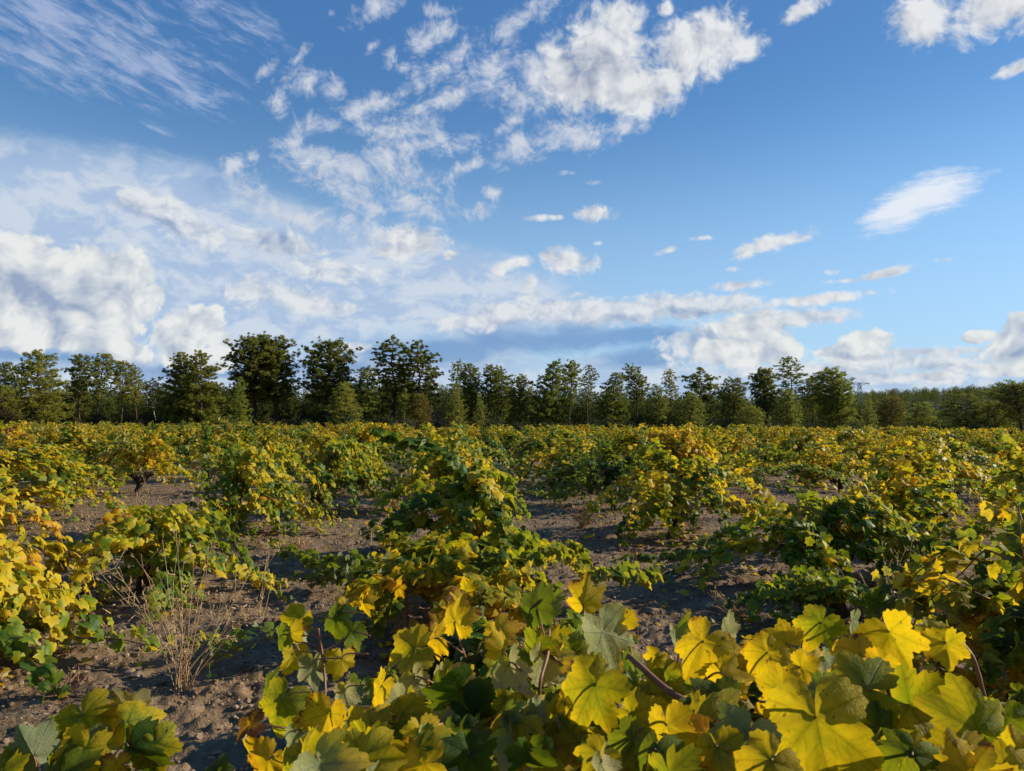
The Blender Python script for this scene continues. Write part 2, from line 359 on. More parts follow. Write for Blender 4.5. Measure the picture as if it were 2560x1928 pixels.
def leaf_material(name, stops, veins=False, trans=0.5, pale=(0.36, 0.36, 0.17), gloss=0.5):
    """uvt = (leaf x, leaf y, hue 0 green .. 1 brown); the underside is the paler felted one of a vine leaf"""
    m, T, o = material(name)
    u, v, h = T.sep(attr(T, 'uvt').outputs['Vector'])
    obj = T.n('ShaderNodeTexCoord').outputs['Object']
    r = T.m('SQRT', T.m('ADD', T.m('MULTIPLY', u, u), T.m('MULTIPLY', v, v)))
    n1 = T.noise(obj, 26.0, 3, 0.6)
    hue = T.m('ADD', h, T.m('MULTIPLY', T.m('SUBTRACT', r, 0.45), 0.16))          # rims turn first
    hue = T.m('ADD', hue, T.m('MULTIPLY', T.m('SUBTRACT', n1, 0.5), 0.34))
    if not veins: hue = T.m('ADD', hue, T.m('MULTIPLY', T.m('SUBTRACT', T.n('ShaderNodeObjectInfo').outputs['Random'], 0.72), 0.22))
    vein = None
    if veins:
        d = None
        for ang in (0, 52, -52, 112, -112):
            c, s_ = math.cos(R(ang)), math.sin(R(ang))
            al = T.m('ADD', T.m('MULTIPLY', u, c), T.m('MULTIPLY', v, s_))
            ac = T.m('ABSOLUTE', T.m('ADD', T.m('MULTIPLY', u, -s_), T.m('MULTIPLY', v, c)))
            e = T.m('ADD', ac, T.m('MULTIPLY', T.m('LESS_THAN', al, 0.0), 9.0))
            sec = T.m('ABSOLUTE', T.m('SUBTRACT', T.m('FRACT', T.m('MULTIPLY', T.m('SUBTRACT', al, T.m('MULTIPLY', ac, 0.8)), 5.5)), 0.5))
            sec = T.m('ADD', T.m('MULTIPLY', sec, 0.30), T.m('ADD', T.m('MULTIPLY', T.m('GREATER_THAN', ac, T.m('MULTIPLY', al, 0.42)), 9.0), 0.012))
            e = T.m('MINIMUM', e, sec)
            d = e if d is None else T.m('MINIMUM', d, e)
        vein = T.mr(d, 0.004, 0.026, 1.0, 0.0)
        hue = T.m('SUBTRACT', hue, T.m('MULTIPLY', T.mr(d, 0.0, 0.12, 1.0, 0.0), 0.07))
    if veins:
        big = T.noise(obj, 9.0, 3, 0.6)
        hue = T.m('ADD', hue, T.m('MULTIPLY', T.m('SUBTRACT', big, 0.5), 0.34))
        hue = T.m('ADD', hue, T.m('MULTIPLY', T.m('MULTIPLY', T.mr(r, 0.55, 1.05), T.mr(T.noise(obj, 34.0, 3, 0.6), 0.45, 0.70)), T.mr(h, 0.35, 0.7, 0.0, 0.42)))      # crisp brown rims
    col = T.ramp(hue, stops)
    if veins:
        ve_ = T.n('ShaderNodeTexVoronoi', feature='DISTANCE_TO_EDGE'); T.put(ve_.inputs['Vector'], attr(T, 'uvt').outputs['Vector']); ve_.inputs['Scale'].default_value = 13.0
        net = T.mr(ve_.outputs['Distance'], 0.0, 0.09, 1.0, 0.0)
        col = T.mix(T.m('MULTIPLY', net, 0.30), col, T.mix(1.0, col, (0.62, 0.60, 0.6), 'MULTIPLY'))
        col = T.mix(1.0, col, T.mix(T.noise(obj, 70.0, 3, 0.65), (0.70, 0.72, 0.7), (1.15, 1.12, 1.1)), 'MULTIPLY')
        sp = T.mr(T.noise(obj, 80.0, 3, 0.6), 0.62, 0.70)
        sp = T.m('MULTIPLY', sp, T.mr(h, 0.35, 0.75))
        col = T.mix(sp, col, (0.09, 0.035, 0.012))
        col = T.mix(T.m('MULTIPLY', vein, 0.55), col, T.mix(1.0, col, (0.62, 0.52, 0.50), 'MULTIPLY'))
    geo = T.n('ShaderNodeNewGeometry')
    under = T.mix(0.62, col, pale)
    colf = T.mix(geo.outputs['Backfacing'], col, under)
    p = T.n('ShaderNodeBsdfPrincipled')
    T.put(p.inputs['Base Color'], colf); p.inputs['Roughness'].default_value = gloss
    p.inputs['Specular IOR Level'].default_value = 0.22
    if veins:
        b = T.n('ShaderNodeBump'); b.inputs['Strength'].default_value = 0.5; b.inputs['Distance'].default_value = 0.003
        T.put(b.inputs['Height'], T.m('ADD', T.m('MULTIPLY', vein, -0.6), T.m('ADD', T.m('MULTIPLY', net, -0.5), T.noise(obj, 60.0, 4, 0.6))))
        T.t.links.new(b.outputs[0], p.inputs['Normal'])
    tr = T.n('ShaderNodeBsdfTranslucent')
    T.put(tr.inputs[0], T.mix(0.16, T.mix(1.0, col, (1.45, 1.30, 0.35), 'MULTIPLY'), (0.54, 0.42, 0.02) if veins else (0.50, 0.45, 0.03)))
    mx = T.n('ShaderNodeMixShader'); mx.inputs[0].default_value = trans
    T.t.links.new(p.outputs[0], mx.inputs[1]); T.t.links.new(tr.outputs[0], mx.inputs[2])
    T.t.links.new(mx.outputs[0], o.inputs[0])
    return m

VINE_STOPS = [(0.0, (0.022, 0.062, 0.010)), (0.22, (0.055, 0.125, 0.012)), (0.42, (0.19, 0.25, 0.014)), (0.58, (0.48, 0.395, 0.016)),
              (0.78, (0.67, 0.465, 0.018)), (0.89, (0.54, 0.28, 0.016)), (0.96, (0.16, 0.060, 0.014)), (1.0, (0.09, 0.03, 0.012))]
M_LEAF = leaf_material("vine_leaf", VINE_STOPS, trans=0.46, pale=(0.50, 0.50, 0.30), gloss=0.5)
M_LEAF_NEAR = leaf_material("vine_leaf_veined", VINE_STOPS, veins=True, trans=0.55, pale=(0.50, 0.52, 0.30), gloss=0.6)

def plain(name, c1, c2, scale=8.0, rough=0.8, bump=0.0, stretch=(1, 1, 1), spec=0.3, bscale=None):
    m, T, o = material(name)
    obj = T.mapping(T.n('ShaderNodeTexCoord').outputs['Object'], scale=stretch)
    n = T.noise(obj, scale, 6, 0.62)
    col = T.mix(T.mr(n, 0.32, 0.68), c1, c2)
    p = T.n('ShaderNodeBsdfPrincipled'); T.put(p.inputs['Base Color'], col)
    p.inputs['Roughness'].default_value = rough; p.inputs['Specular IOR Level'].default_value = spec
    if bump:
        b = T.n('ShaderNodeBump'); b.inputs['Strength'].default_value = 0.9; b.inputs['Distance'].default_value = bump
        T.put(b.inputs['Height'], T.noise(obj, bscale or scale * 3, 5, 0.6)); T.t.links.new(b.outputs[0], p.inputs['Normal'])
    T.t.links.new(p.outputs[0], o.inputs[0])
    return m

M_VINEBARK = plain("vine_bark", (0.035, 0.024, 0.018), (0.10, 0.072, 0.052), 14, 0.9, 0.012, (1, 1, 0.25))
M_CANE = plain("vine_cane", (0.14, 0.055, 0.028), (0.26, 0.12, 0.06), 30, 0.55, 0, (1, 1, 1), 0.4)
M_PETIOLE = plain("petiole", (0.30, 0.20, 0.06), (0.30, 0.10, 0.06), 9, 0.5, 0, (1, 1, 1), 0.4)
M_DRY = plain("dry_stalk", (0.36, 0.22, 0.105), (0.57, 0.39, 0.20), 6, 0.8)
M_DRYRED = plain("dry_red_stalk", (0.16, 0.075, 0.042), (0.30, 0.16, 0.09), 6, 0.8)
M_PINEBARK = plain("pine_bark", (0.045, 0.032, 0.024), (0.14, 0.095, 0.07), 3, 0.95, 0.05, (1, 1, 0.3))
M_PALEBARK = plain("pale_bark", (0.30, 0.27, 0.22), (0.46, 0.42, 0.36), 2, 0.9)
M_STONE = plain("stone", (0.13, 0.080, 0.045), (0.34, 0.235, 0.15), 6, 0.9, 0.01)
M_STEEL = plain("galvanised_steel", (0.34, 0.37, 0.40), (0.44, 0.47, 0.50), 1.0, 0.5)

def foliage_material(name, dark, light, trans=0.25):
    m, T, o = material(name)
    a = attr(T, 'uvt').outputs['Vector']
    u, v, h = T.sep(a)
    inf = T.n('ShaderNodeObjectInfo').outputs['Random']
    n = T.noise(T.n('ShaderNodeTexCoord').outputs['Object'], 1.1, 3, 0.6)
    f = T.m('ADD', T.m('MULTIPLY', h, 0.5), T.m('ADD', T.m('MULTIPLY', T.m('SUBTRACT', n, 0.5), 0.8), T.m('MULTIPLY', inf, 0.35)))
    col = T.mix(T.m('ADD', f, 0.0, clamp=True), dark, light)
    d = T.n('ShaderNodeBsdfPrincipled'); T.put(d.inputs['Base Color'], col); d.inputs['Roughness'].default_value = 0.8
    d.inputs['Specular IOR Level'].default_value = 0.05
    tr = T.n('ShaderNodeBsdfTranslucent'); T.put(tr.inputs[0], col)
    mx = T.n('ShaderNodeMixShader'); mx.inputs[0].default_value = trans
    T.t.links.new(d.outputs[0], mx.inputs[1]); T.t.links.new(tr.outputs[0], mx.inputs[2]); T.t.links.new(mx.outputs[0], o.inputs[0])
    return m
M_PINE_LIGHT = foliage_material("pine_needles_olive", (0.21, 0.225, 0.036), (0.43, 0.41, 0.070), .45)
M_PINE_DARK = foliage_material("pine_needles_dark", (0.135, 0.155, 0.032), (0.31, 0.315, 0.064), .45)
M_PINE_MID = foliage_material("pine_needles_green", (0.165, 0.195, 0.036), (0.35, 0.37, 0.070), .45)
M_PINE_YOUNG = foliage_material("pine_needles_fresh", (0.20, 0.245, 0.030), (0.40, 0.43, 0.06), .45)
M_RUST = foliage_material("oak_leaves_rusty", (0.14, 0.145, 0.032), (0.35, 0.26, 0.050), .45)
M_WOOD = foliage_material("wood_foliage", (0.075, 0.095, 0.022), (0.18, 0.195, 0.045), .35)
M_SHRUB = foliage_material("shrub_leaves", (0.045, 0.060, 0.025), (0.11, 0.115, 0.050))
M_GREYSHRUB = foliage_material("shrub_leaves_grey", (0.085, 0.085, 0.060), (0.16, 0.15, 0.105))
M_HEATH = foliage_material("heath", (0.055, 0.045, 0.022), (0.120, 0.085, 0.042))

# ------------------------------------------------------------------ ground: one sheet from the photographer's feet to the horizon
def build_ground():
    def rings(a, b, step): return np.exp(np.arange(math.log(a), math.log(b), step))
    rr = np.concatenate([[0.02], rings(0.3, 2.0, 0.03), rings(2.0, 17.0, 0.0075), rings(17, 60, 0.02), rings(60, 6000, 0.08)])
    th = np.concatenate([np.arange(-180, -44, 4.0), np.arange(-44, 44, 0.17), np.arange(44, 180, 4.0)])
    th = np.radians(th)
    Rr, Th = np.meshgrid(rr, th, indexing='ij')
    x, y = Rr * np.sin(Th), Rr * np.cos(Th)
    z = gz(x, y)
    k = np.exp(-(Rr / 22.0) ** 2)
    c1 = perlin(x / 0.22, y / 0.22); c2 = perlin(x / 0.085 + 3, y / 0.085 + 9); c3 = perlin(x / 0.045 + 40, y / 0.045)
    z = z + k * (0.036 * c1 + 0.052 * np.maximum(c2, -0.15) * (0.5 + 0.9 * np.clip(perlin(x / 0.9, y / 0.9) + .5, 0, 1)) + 0.018 * c3)
    far = np.clip((Rr - 150) / 400, 0, 1)
    z = z - 1.2 * far
    n, mth = len(rr), len(th)
    V = np.stack([x, y, z], -1).reshape(-1, 3)
    i = np.arange(n - 1)[:, None] * mth; j = np.arange(mth)[None]; j2 = (j + 1) % mth
    F = np.stack([i + j, i + mth + j, i + mth + j2, i + j2], -1).reshape(-1, 4)
    m, T, o = material("stony_soil")
    pos = T.n('ShaderNodeTexCoord').outputs['Object']
    big = T.noise(pos, 0.35, 4, 0.6); mid = T.noise(pos, 4.0, 6, 0.65); fine = T.noise(pos, 38.0, 4, 0.7)
    col = T.mix(T.mr(mid, 0.3, 0.7), (0.118, 0.076, 0.040), (0.255, 0.170, 0.092))
    col = T.mix(T.m('MULTIPLY', T.mr(big, 0.42, 0.62), 0.5), col, (0.21, 0.148, 0.085))
    col = T.mix(T.m('MULTIPLY', T.mr(fine, 0.45, 0.75), 0.6), col, (0.34, 0.225, 0.135))
    vo = T.n('ShaderNodeTexVoronoi'); T.put(vo.inputs['Vector'], pos); vo.inputs['Scale'].default_value = 26.0
    st = T.m('MULTIPLY', T.m('GREATER_THAN', T.sep(vo.outputs['Color'])[0], 0.86), T.mr(vo.outputs['Distance'], 0.20, 0.42, 1, 0))
    col = T.mix(T.m('MULTIPLY', st, 0.8), col, (0.43, 0.31, 0.24))
    lit = T.mr(T.noise(pos, 9.0, 4, 0.7), 0.58, 0.72)
    col = T.mix(T.m('MULTIPLY', lit, 0.35), col, (0.23, 0.17, 0.085))            # straw and leaf litter
    p = T.n('ShaderNodeBsdfPrincipled'); T.put(p.inputs['Base Color'], col); p.inputs['Roughness'].default_value = 0.95
    p.inputs['Specular IOR Level'].default_value = 0.15
    b = T.n('ShaderNodeBump'); b.inputs['Strength'].default_value = 1.0; b.inputs['Distance'].default_value = 0.03
    T.put(b.inputs['Height'], T.m('ADD', T.m('MULTIPLY', fine, 0.6), T.m('ADD', T.m('MULTIPLY', st, 0.4), T.noise(pos, 14.0, 5, 0.65))))
    T.t.links.new(b.outputs[0], p.inputs['Normal']); T.t.links.new(p.outputs[0], o.inputs[0])
    g = link("ground", mesh_np("ground", V, F), m)
    tag(g, "brown stony vineyard soil between the vines", "soil", kind='structure')

build_ground()

def rock(rng, size, flat=0.65):
    import bmesh as _b
    bm = _b.new(); _b.ops.create_icosphere(bm, subdivisions=2 if 0.05 < size < 0.5 else 1, radius=1.0)
    V = np.array([v.co[:] for v in bm.verts]); F = np.array([[v.index for v in f.verts] for f in bm.faces]); bm.free()
    for _ in range(5):             # chip flats off the ball
        nrm = unit(rng.normal(size=3)); d = rng.uniform(0.55, 0.85)
        t = V @ nrm - d; V = V - np.clip(t, 0, None)[:, None] * nrm
    V = V * rng.uniform(0.7, 1.2, 3) * np.array([1, 1, flat]) * size
    a = rng.uniform(0, 6.28); c, s_ = math.cos(a), math.sin(a)
    return V @ np.array([[c, s_, 0], [-s_, c, 0], [0, 0, 1]]), F

def build_pebbles():
    rng = np.random.default_rng(21)
    kinds = [rock(rng, 1.0) for _ in range(10)]
    S = Soup()
    for _ in range(12000):
        d = 1.6 + 17 * rng.random() ** 1.3; a = rng.uniform(-0.68, 0.68)
        x, y = d * math.sin(a), d * math.cos(a)
        s_ = 0.005 + 0.016 * rng.random() ** 4 + 0.0009 * d
        V, F = kinds[rng.integers(10)]
        S.add(V * s_ + np.array([x, y, gz(x, y) + s_ * 0.3 + 0.008]), F)
    tag(S.build("pebbles", M_STONE, smooth=False), "small reddish stones scattered over the vineyard soil", "gravel", kind='stuff')
build_pebbles()
# ------------------------------------------------------------------ pines: trunk with limbs, crown of needle tufts
def pine(seed, H, W, kind):
    """H m tall, W m wide; returns trunk and crown soups about a base at the origin. Pieces differ by kind of growth."""
    rng = np.random.default_rng(seed)
    TS, FS = Soup(), Soup()
    lean = rng.normal(0, .035, 2) * H
    n = 9; t = np.linspace(0, 1, n)
    P = np.stack([lean[0] * t ** 1.6 + rng.normal(0, .012, n) * H * (t > 0), lean[1] * t ** 1.6 + rng.normal(0, .012, n) * H * (t > 0), t * H * .96 - .3 * (t == 0)], -1)
    r0 = dict(stone=.030, layered=.022, bushy=.022, slim=.014, airy=.013, young=.012, round=.022)[kind] * H
    TS.add(*tube(P, r0 * (1 - .85 * t), 7, True, rng, .12))
    c0 = dict(stone=.34, layered=.26, bushy=.03, slim=.42, airy=.45, young=.02, round=.10)[kind]
    def prof(u):                   # half width at crown height u (0 base .. 1 top), of W/2
        if kind == 'stone': return np.interp(u, [0, .15, .45, .75, .92, 1], [.55, .85, 1, .85, .55, .2])
        if kind == 'layered': return np.interp(u, [0, .2, .55, .8, 1], [.45, .8, 1, .75, .15])
        if kind == 'bushy': return np.interp(u, [0, .12, .4, .7, .9, 1], [.9, 1, .88, .66, .38, .1])
        if kind == 'round': return np.interp(u, [0, .2, .5, .8, 1], [.7, .95, 1, .8, .25])
        if kind == 'young': return np.interp(u, [0, .15, .5, 1], [.8, 1, .7, .06])
        return np.interp(u, [0, .3, .65, .9, 1], [.35, .85, 1, .6, .15])
    step = dict(stone=.030, layered=.050, bushy=.026, slim=.036, airy=.050, young=.030, round=.026)[kind]
    tuft = dict(stone=.46, layered=.42, bushy=.42, slim=.36, airy=.30, young=.30, round=.40)[kind] * .66 * (.5 + .5 * min(1, H / 9))
    clumps = []
    for u in np.arange(0.0, 1.001, step):
        z = (c0 + (1 - c0) * u) * H * .97
        m = max(3, int(round((6.0 if kind not in ('airy', 'slim') else 4.6) * (0.5 + .5 * prof(u)))))
        a0 = rng.uniform(0, 6.28)
        for k in range(m):
            az = a0 + k * 6.283 / m + rng.normal(0, .3)
            ln = prof(u) * W / 2 * rng.uniform(.55, 1.12) * (1.15 if rng.random() < .1 else 1)
            rise = {'stone': .32, 'layered': .06, 'bushy': .30, 'slim': .38, 'airy': .22, 'young': .55, 'round': .3}[kind] * (.4 + .9 * u) + rng.normal(0, .12)
            d = np.array([math.cos(az), math.sin(az), 0.0])
            p0 = np.array([np.interp(z, P[:, 2], P[:, 0]), np.interp(z, P[:, 2], P[:, 1]), z])
            tip = p0 + d * ln + UP * rise * ln
            mid = (p0 + tip) / 2 + UP * ln * rng.uniform(-.12, .02)
            B = bez(p0, p0 * .6 + mid * .4, mid, tip, 6)
            if ln > .4: TS.add(*tube(B, np.linspace(max(.012, r0 * .22), .012, 6), 4))
            nn = max(1, int(ln / (tuft * .85)))
            for j in range(nn):
                f = rng.uniform(.42 if kind != 'young' else .2, 1.02) if j else 1.0
                c = p0 + (tip - p0) * f + rng.normal(0, tuft * .60, 3) * np.array([1, 1, .6])
                clumps.append((c, tuft * rng.uniform(.55, 1.05), unit(d * .6 + UP * .8), rng.random()))
    for _ in range(4): clumps.append((P[-1] + rng.normal(0, tuft * .4, 3), tuft * .8, UP, rng.random()))
    # needles: narrow blades that fan out from short twigs of each clump
    nb = dict(stone=60, layered=52, bushy=60, slim=48, airy=32, young=48, round=60)[kind]
    budget = float(np.clip((1150 if kind in ('bushy', 'round', 'young') else 720) * W * H, 5000, 60000))
    if len(clumps) * 12 > budget: clumps = [clumps[i] for i in rng.permutation(len(clumps))[:int(budget / 11)]]
    nb = int(np.clip(budget / len(clumps), 11, nb))
    C = np.array([c[0] for c in clumps]); Sz = np.array([c[1] for c in clumps]); Ax = np.array([c[2] for c in clumps]); Hu = np.array([c[3] for c in clumps])
    N = len(C) * nb
    ci = np.repeat(np.arange(len(C)), nb)
    o = rng.normal(0, 1, (N, 3)); o = unit(o) * (rng.random((N, 1)) ** .5) * np.array([1, 1, .7])
    p = C[ci] + o * Sz[ci][:, None] * .62
    d = unit(Ax[ci] * 1.0 + o * 1.1 + rng.normal(0, .35, (N, 3)))
    L = Sz[ci] * rng.uniform(.42, .80, N)
    w = unit(np.cross(d, rng.normal(0, 1, (N, 3)))) * (.024 + .016 * rng.random(N))[:, None] * (tuft / .32)
    V = np.stack([p - w, p + w, p + d * L[:, None] + w * .35, p + d * L[:, None] - w * .35], 1).reshape(-1, 3)
    b = (np.arange(N) * 4)[:, None, None]
    F = (np.array([[0, 1, 2], [0, 2, 3]])[None] + b).reshape(-1, 3)
    A = np.zeros((N, 4, 3)); A[:, :, 2] = (Hu[ci] * .75 + rng.random(N) * .25)[:, None]
    FS.add(V, F, A.reshape(-1, 3))
    return TS, FS

def shrub(seed, mat_scale=1.0, n=2600, leaf=.10, twiggy=False):
    rng = np.random.default_rng(seed)
    TS, FS = Soup(), Soup()
    stems = []
    for k in range(16):
        az = rng.uniform(0, 6.28); e = rng.uniform(.2, .95); d = np.array([math.cos(az), math.sin(az), 0])
        tip = d * e + UP * rng.uniform(.55, 1.0) * math.sqrt(max(.15, 1.05 - e * e * .8))
        B = bez(np.zeros(3), UP * .3 + d * e * .2, tip * .7 + UP * .1, tip, 6); stems.append(B)
        TS.add(*tube(B, np.linspace(.022, .008, 6), 4))
    cl = np.array([s[rng.integers(2, 6)] + rng.normal(0, .13, 3) for s in [stems[i] for i in rng.integers(16, size=130)]])
    ci = rng.integers(len(cl), size=n)
    o = unit(rng.normal(0, 1, (n, 3))) * (rng.random((n, 1)) ** .5)
    p = cl[ci] + o * .17; p[:, 2] = np.maximum(p[:, 2], .02)
    d = unit(o + UP * .5 + rng.normal(0, .5, (n, 3))); w = unit(np.cross(d, rng.normal(0, 1, (n, 3)))) * leaf * (.12 if twiggy else .26)
    L = leaf * rng.uniform(.6, 1.2, n)[:, None]
    V = np.stack([p, p + d * L * .5 + w, p + d * L, p + d * L * .5 - w], 1).reshape(-1, 3)
    F = (np.array([[0, 1, 2], [0, 2, 3]])[None] + (np.arange(n) * 4)[:, None, None]).reshape(-1, 3)
    A = np.zeros((n, 4, 3)); A[:, :, 2] = (rng.random(len(cl))[ci] * .7 + rng.random(n) * .3)[:, None]
    FS.add(V, F, A.reshape(-1, 3))
    return TS, FS

TREES = []
def plant_pine(label, X, Ytop, dist, Wpx, kind, mat, seed, Ybase=None, bark=None, cat='pine tree', name='pine_tree', group="pines along the far edge of the vineyard", rzsrc=None):
    """a pine whose top shows at X, Ytop and that stands `dist` metres away"""
    p = at(X, Ytop, dist)
    zb = float(gz(p[0], p[1])) - .05
    H = (p[2] - zb) / 1.0; Wm = 1.06 * Wpx / FPX * dist
    TS, FS = pine(seed, H, Wm, kind)
    root = empty(name, (p[0], p[1], zb))
    tag(root, label, cat, group)
    TS.build('trunk', bark or M_PINEBARK, root); FS.build('crown', mat, root)
    TREES.append(root)
    return root

def build_trees():
    L, D, M, Y = M_PINE_LIGHT, M_PINE_DARK, M_PINE_MID, M_PINE_YOUNG
    T = plant_pine
    T("broad olive pine at the left edge, bushy down to the ground", 40, 350, 84, 60, 'bushy', L, 401)
    T("thin greyish pine leaning out from behind the broad olive pine at the left edge", 8, 362, 90, 24, 'slim', M, 402)
    T("small bushy pine filling the left corner under the broad olive one", 4, 386, 80, 36, 'bushy', L, 403)
    T("shorter slim pine of the bare-trunked pair right of the broad olive pine", 81, 353, 92, 22, 'slim', M, 404)
    T("taller slim pine of the bare-trunked pair right of the broad olive pine", 99, 351, 90, 22, 'slim', L, 405)
    T("short bushy pine below the pair of slim pines on the left", 78, 376, 94, 26, 'round', D, 406)
    T("slender pine on a bare crooked stem, left of the big twin-topped bushy pine", 123, 360, 92, 22, 'slim', L, 407)
    T("thin leaning pine on a bare stem, close to the big twin-topped bushy pine", 138, 366, 90, 16, 'airy', L, 408)
    T("pale-trunked thin small tree beside the big twin-topped bushy pine", 156, 378, 92, 18, 'airy', M_SHRUB, 409, bark=M_PALEBARK, cat='tree', name='tree', group="small trees at the wood's edge")
    T("left top of the big bushy pine pair, olive and leafy to the ground", 182, 351, 82, 42, 'bushy', L, 410)
    T("right top of the big bushy pine pair, olive and leafy to the ground", 202, 351, 81, 50, 'bushy', L, 411)
    T("fresh green young pine between the bushy pair and the tall dark pine", 241, 376, 78, 26, 'young', Y, 412)
    T("left half of the tallest dark round-topped pine, on a thick trunk", 254, 336, 86, 54, 'stone', D, 413)
    T("right half of the tallest dark round-topped pine, leaning right over its thick neighbour", 277, 339, 87, 50, 'stone', D, 414)
    T("umbrella-shaped dark pine on one clear trunk, right of the tallest pine", 329, 341, 88, 54, 'stone', D, 415)
    T("green bushy young pine at the foot of the umbrella-shaped pine", 345, 382, 78, 36, 'bushy', L, 416)
    T("narrow pine between the umbrella-shaped pine and the tall open pine", 366, 366, 86, 24, 'round', M, 417)
    T("tall open pine with level branches and sky between them, left of its twin", 396, 335, 90, 42, 'layered', D, 418)
    T("tall pine with level branches on a straight dark trunk, right of its twin", 421, 339, 89, 46, 'layered', D, 419)
    T("rusty oak-like bush under the tall twin pines", 420, 394, 80, 24, 'round', M_RUST, 420, cat='tree', name='tree', group="small trees at the wood's edge")
    T("small bright pine under the tall twin pines, left of the rusty bush", 404, 388, 79, 20, 'young', L, 421)
    T("lone slim pine with a small round head, right of the tall twin pines", 453, 359, 92, 17, 'airy', M, 422)
    T("cone-shaped light green young pine just right of the tall twins", 456, 383, 76, 26, 'young', L, 423)
    T("dark pine with a blunt top, first of three right of the lone slim pine", 473, 362, 90, 22, 'round', M, 424)
    T("dark pine with a blunt top, second of three right of the lone slim pine", 488, 364, 89, 20, 'slim', M, 425)
    T("dark pine with a spreading top, third of three right of the lone slim pine", 501, 367, 90, 24, 'layered', M, 426)
    T("short pale green pine in front of the three dark blunt pines", 480, 394, 78, 20, 'young', M, 427)
    T("medium pine with a pointed top at the very middle of the tree line", 520, 374, 88, 24, 'round', M, 428)
    T("thin pointed pine just right of the middle of the tree line", 530, 380, 92, 14, 'young', D, 429)
    T("broad full pine, tallest right of the middle, leafy to the ground", 547, 360, 86, 38, 'bushy', M, 430)
    T("tall narrow pine pressed against the broad full pine on its right", 570, 359, 88, 20, 'slim', M, 431)
    T("very thin pine with a tiny ragged head on a bare stem", 587, 364, 90, 15, 'airy', D, 432)
    T("fluffy light green pine right of the very thin bare-stemmed one", 611, 372, 84, 34, 'bushy', M, 433)
    T("narrow dark pine with stacked tufts right of the fluffy light green pine", 637, 365, 88, 22, 'slim', D, 434)
    T("mid green rounded pine just left of the pale lollipop pine", 656, 384, 82, 28, 'bushy', M, 435)
    T("pale lollipop-headed pine on a thin stem", 670, 368, 90, 15, 'airy', L, 436)
    T("wide dark pine with a domed top, level branches, right of the pale lollipop pine", 699, 367, 88, 38, 'layered', D, 437)
    T("low bushy green pine below the wide domed dark pine", 690, 392, 78, 30, 'bushy', M, 438)
    T("dark round tree in the dip right of the wide domed pine", 735, 378, 92, 32, 'round', D, 439)
    T("bright leafy low pine in front of the dark round tree", 752, 406, 76, 38, 'bushy', L, 440)
    T("dark steep pine left of the tallest airy pine on the right", 766, 368, 86, 28, 'stone', D, 441)
    T("tallest airy pine on the right, thin branches against the cloud", 791, 355, 90, 30, 'airy', M, 442)
    T("short green pine below the tallest airy pine", 786, 388, 80, 30, 'bushy', M, 443)
    T("small dark-headed pine right of the tallest airy pine", 812, 377, 90, 20, 'slim', D, 444)
    T("big broad tree with a leaning sunlit crown, left of the power pylon", 832, 370, 86, 40, 'stone', M_PINE_MID, 445, cat='tree', name='tree', group="small trees at the wood's edge")
    T("green pine in front of the big broad tree left of the power pylon", 838, 380, 84, 36, 'bushy', M, 446)
    T("cone-shaped young pine standing just right of the power pylon", 868, 394, 80, 22, 'young', M, 447)
    T("brownish round tree before the wooded hill, right of the cone-shaped young pine", 890, 397, 92, 30, 'round', M_RUST, 448, cat='tree', name='tree', group="small trees at the wood's edge")
    T("wide dark pine with drooping level branches before the wooded hill", 966, 393, 84, 56, 'layered', D, 449)
    T("dark pine at the right edge, its top above the hill", 1020, 383, 80, 44, 'stone', D, 450)
    T("low green pine between the brownish round tree and the wide drooping pine", 922, 402, 88, 34, 'bushy', M, 451)
    T("dark bushy tree at the foot of the right-edge pine", 996, 402, 84, 34, 'round', D, 452)

    # shrubs along the foot of the wood, each a thing
    kinds = [(shrub(501), M_SHRUB), (shrub(502), M_SHRUB), (shrub(503, twiggy=True), M_GREYSHRUB), (shrub(504), M_HEATH)]
    made = {}
    rng = np.random.default_rng(88)
